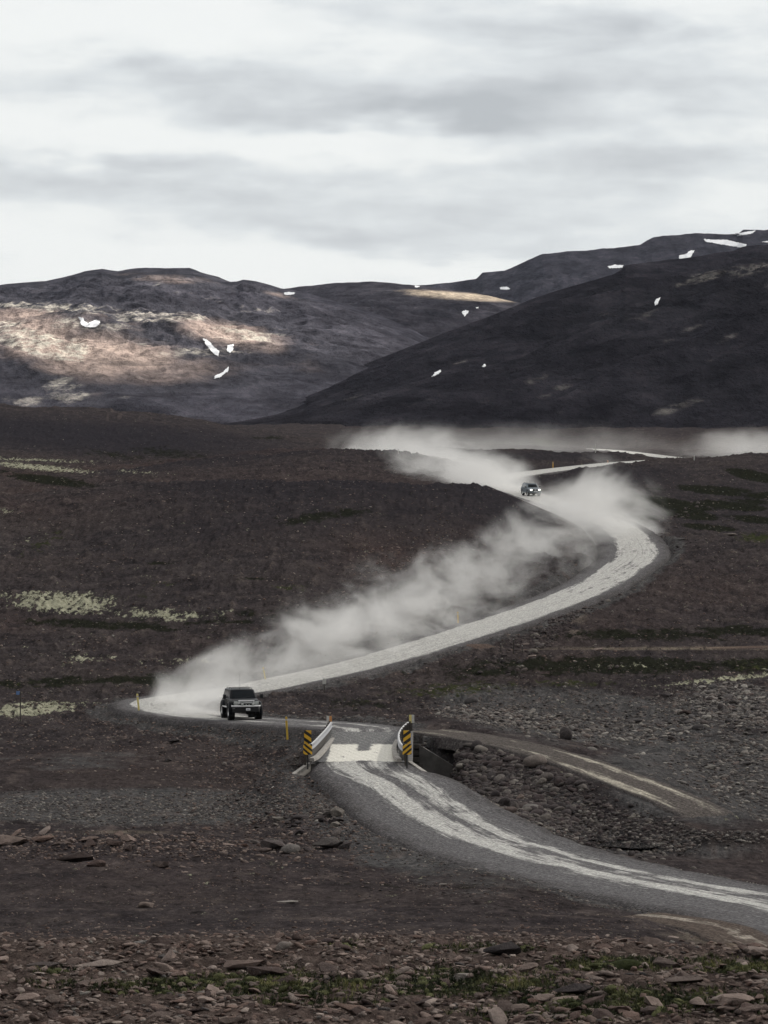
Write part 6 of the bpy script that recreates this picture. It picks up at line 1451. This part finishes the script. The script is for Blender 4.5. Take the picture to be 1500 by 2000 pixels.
# ------------------------------------------------------------------ dust raised by the cars
def dust(name, pts, label, dmax, seed, nscale=0.16, thr=0.36, col=(0.93, 0.92, 0.90), amp=3.1, step=1.0):
    """pts: (u, v of the plume's foot middle, Y, half width m, height m, density 0..1) ordered by distance"""
    P_ = []
    for u, v, Y, rx, rz, d in pts:
        X, y, Z = unproj(u, v, Y); P_.append((y, X, Z, rx, rz, d))
    P_ = np.array(P_); y0, y1 = P_[0, 0], P_[-1, 0]; n_ = 40; ys = np.linspace(y0, y1, n_)
    X, Z, RX, RZ, D = [np.interp(ys, P_[:, 0], P_[:, k]) for k in (1, 2, 3, 4, 5)]
    ker = np.ones(5)/5
    X, Z, RX, RZ, D = [np.convolve(np.pad(q, 2, mode='edge'), ker, 'valid') for q in (X, Z, RX, RZ, D)]
    m = bpy.data.materials.new(name); m.use_nodes = True; t = NT(m.node_tree); t.n.clear()
    oc = t.new('ShaderNodeTexCoord').outputs['Object']; sp = t.new('ShaderNodeSeparateXYZ'); t.l.new(oc, sp.inputs[0])
    f = t.math('DIVIDE', t.math('SUBTRACT', sp.outputs[1], y0), y1-y0)
    def curve(vals):
        lo, hi = float(vals.min())-1e-3, float(vals.max())+1e-3
        nd = t.new('ShaderNodeFloatCurve'); c = nd.mapping.curves[0]; idx = list(range(0, n_, 3))
        if idx[-1] != n_-1: idx.append(n_-1)
        pts_ = [(i/(n_-1), (vals[i]-lo)/(hi-lo)) for i in idx]
        c.points[0].location = pts_[0]; c.points[1].location = pts_[-1]
        for p in pts_[1:-1]: c.points.new(*p)
        nd.mapping.update(); t.l.new(f, nd.inputs['Value'])
        return t.math('MULTIPLY_ADD', nd.outputs[0], hi-lo, lo)
    cx, cz, crx, crz, cd = curve(X), curve(Z), curve(RX), curve(RZ), curve(D)
    dx = t.math('DIVIDE', t.math('SUBTRACT', sp.outputs[0], cx), crx); dz = t.math('DIVIDE', t.math('SUBTRACT', sp.outputs[2], cz), crz)
    r = t.math('SQRT', t.math('ADD', t.math('MULTIPLY', dx, dx), t.math('MULTIPLY', dz, dz)))
    n1 = t.noise(t.mapping(oc, loc=(seed, seed*2, 0), scale=(1.1, .5, 1.5)), nscale, 5, .62, .6)
    fall = t.math('SUBTRACT', 1.0, r)
    e = t.math('ADD', fall, t.math('MULTIPLY', t.math('SUBTRACT', n1, 0.5), amp))
    k = t.math('MULTIPLY', t.sstep(e, 0.18, 0.95), t.sstep(fall, 0.0, 0.25))
    ends = t.math('MULTIPLY', t.sstep(f, 0.0, 0.02), t.sstep(f, 1.0, 0.93))
    k = t.math('MULTIPLY', t.math('MULTIPLY', k, cd), t.math('MULTIPLY', ends, dmax))
    pv = t.new('ShaderNodeVolumePrincipled'); pv.inputs['Color'].default_value = col+(1,); pv.inputs['Anisotropy'].default_value = 0.15
    t.l.new(k, pv.inputs['Density']); o_ = t.new('ShaderNodeOutputMaterial'); t.l.new(pv.outputs[0], o_.inputs['Volume'])
    try: m.volume_intersection_method = 'FAST'
    except Exception: pass
    bm = bm_new(); secs = []
    for i in range(n_): secs.append([(X[i]+RX[i]*1.02*math.cos(a), ys[i], Z[i]+max(RZ[i]*1.02*math.sin(a), -1.2)) for a in np.linspace(0, 2*math.pi, 20, endpoint=False)])
    add_loft(bm, secs); o = obj(name, bm, m); tag(o, label, 'dust cloud', kind='stuff')
    size = max(y1-y0, 1); m.cycles.volume_step_rate = step
    return o
dust('dust_cloud', [(425,1402,259.5,1.8,1.8,1.6),(395,1399,263,3.2,2.8,1.8),(368,1394,269,4.4,3.4,1.6),(352,1386,277,5.2,3.8,1.4),(375,1378,286,5.6,4.0,1.2),(440,1362,294,6.0,4.4,1.1),(520,1338,304,6.5,5.2,1.0),(590,1310,316,7.5,6.4,1.0),(670,1278,331,9.0,8.0,1.05),(765,1245,347,9.5,8.8,1.0),(850,1212,364,9.0,8.6,.85),(945,1175,384,8.5,8.2,.7),(1020,1140,404,8.5,9.0,.7),(1070,1105,427,9,9.5,.65),(1100,1075,447,8,8,.3)],
    'pale dust plume trailing from the black SUV up along the straight road', 0.092, 3.0, nscale=.19)
dust('dust_cloud', [(1190,1075,438,7,6.0,.3),(1175,1060,450,10.5,9,.9),(1155,1040,462,12.5,10.5,1.2),(1130,1018,478,11.5,10,1.3),(1112,1003,486,7.5,5.5,1.0),(1100,996,493,4,2.5,.5),(1090,990,499,2.5,1.2,.1)],
    'pale dust hanging over the bend in front of the far SUV', 0.085, 11.0, nscale=.10)
dust('dust_cloud', [(1015,962,526,4.0,2.8,.9),(990,958,545,6.5,4.5,1.2),(960,954,565,10,6.5,1.3),(915,950,590,14,8,1.25),(865,942,620,17,9,1.2),(830,932,660,19,10,1.0),(800,917,710,20,10.5,.8),(785,905,780,24,11,.5)],
    'thick dust plume rising behind the far SUV over the hill crest', 0.046, 23.0, nscale=.085, amp=2.8)
dust('dust_bank', [(1000,893,910,34,5,.5),(980,889,1000,56,9,.9),(960,888,1150,70,12,.9),(1000,884,1350,80,15,.5)], 'thin dust drifting along behind the knoll crest', 0.0026, 37.0, nscale=.05, amp=3.0)
dust('dust_bank', [(1470,903,850,18,4.0,.5),(1480,900,950,26,8,1.0),(1480,897,1100,32,11,.9),(1470,890,1300,40,13,.5)], 'dust drifting behind the crest at the right edge', 0.0052, 51.0, nscale=.05, amp=3.0)
# ------------------------------------------------------------------ the air
bm = bm_new(); add_box(bm, (0, 5000, (CZ+560-62)/2), (14000, 16000, CZ+560+62)); hz = bpy.data.materials.new('haze'); hz.use_nodes = True; t = NT(hz.node_tree); t.n.clear()
pv = t.new('ShaderNodeVolumePrincipled'); pv.inputs['Color'].default_value = (0.62, 0.70, 0.88, 1); pv.inputs['Density'].default_value = 0.8e-5
o_ = t.new('ShaderNodeOutputMaterial'); t.l.new(pv.outputs[0], o_.inputs['Volume'])
hzo = obj('haze', bm, hz); tag(hzo, kind='stuff')
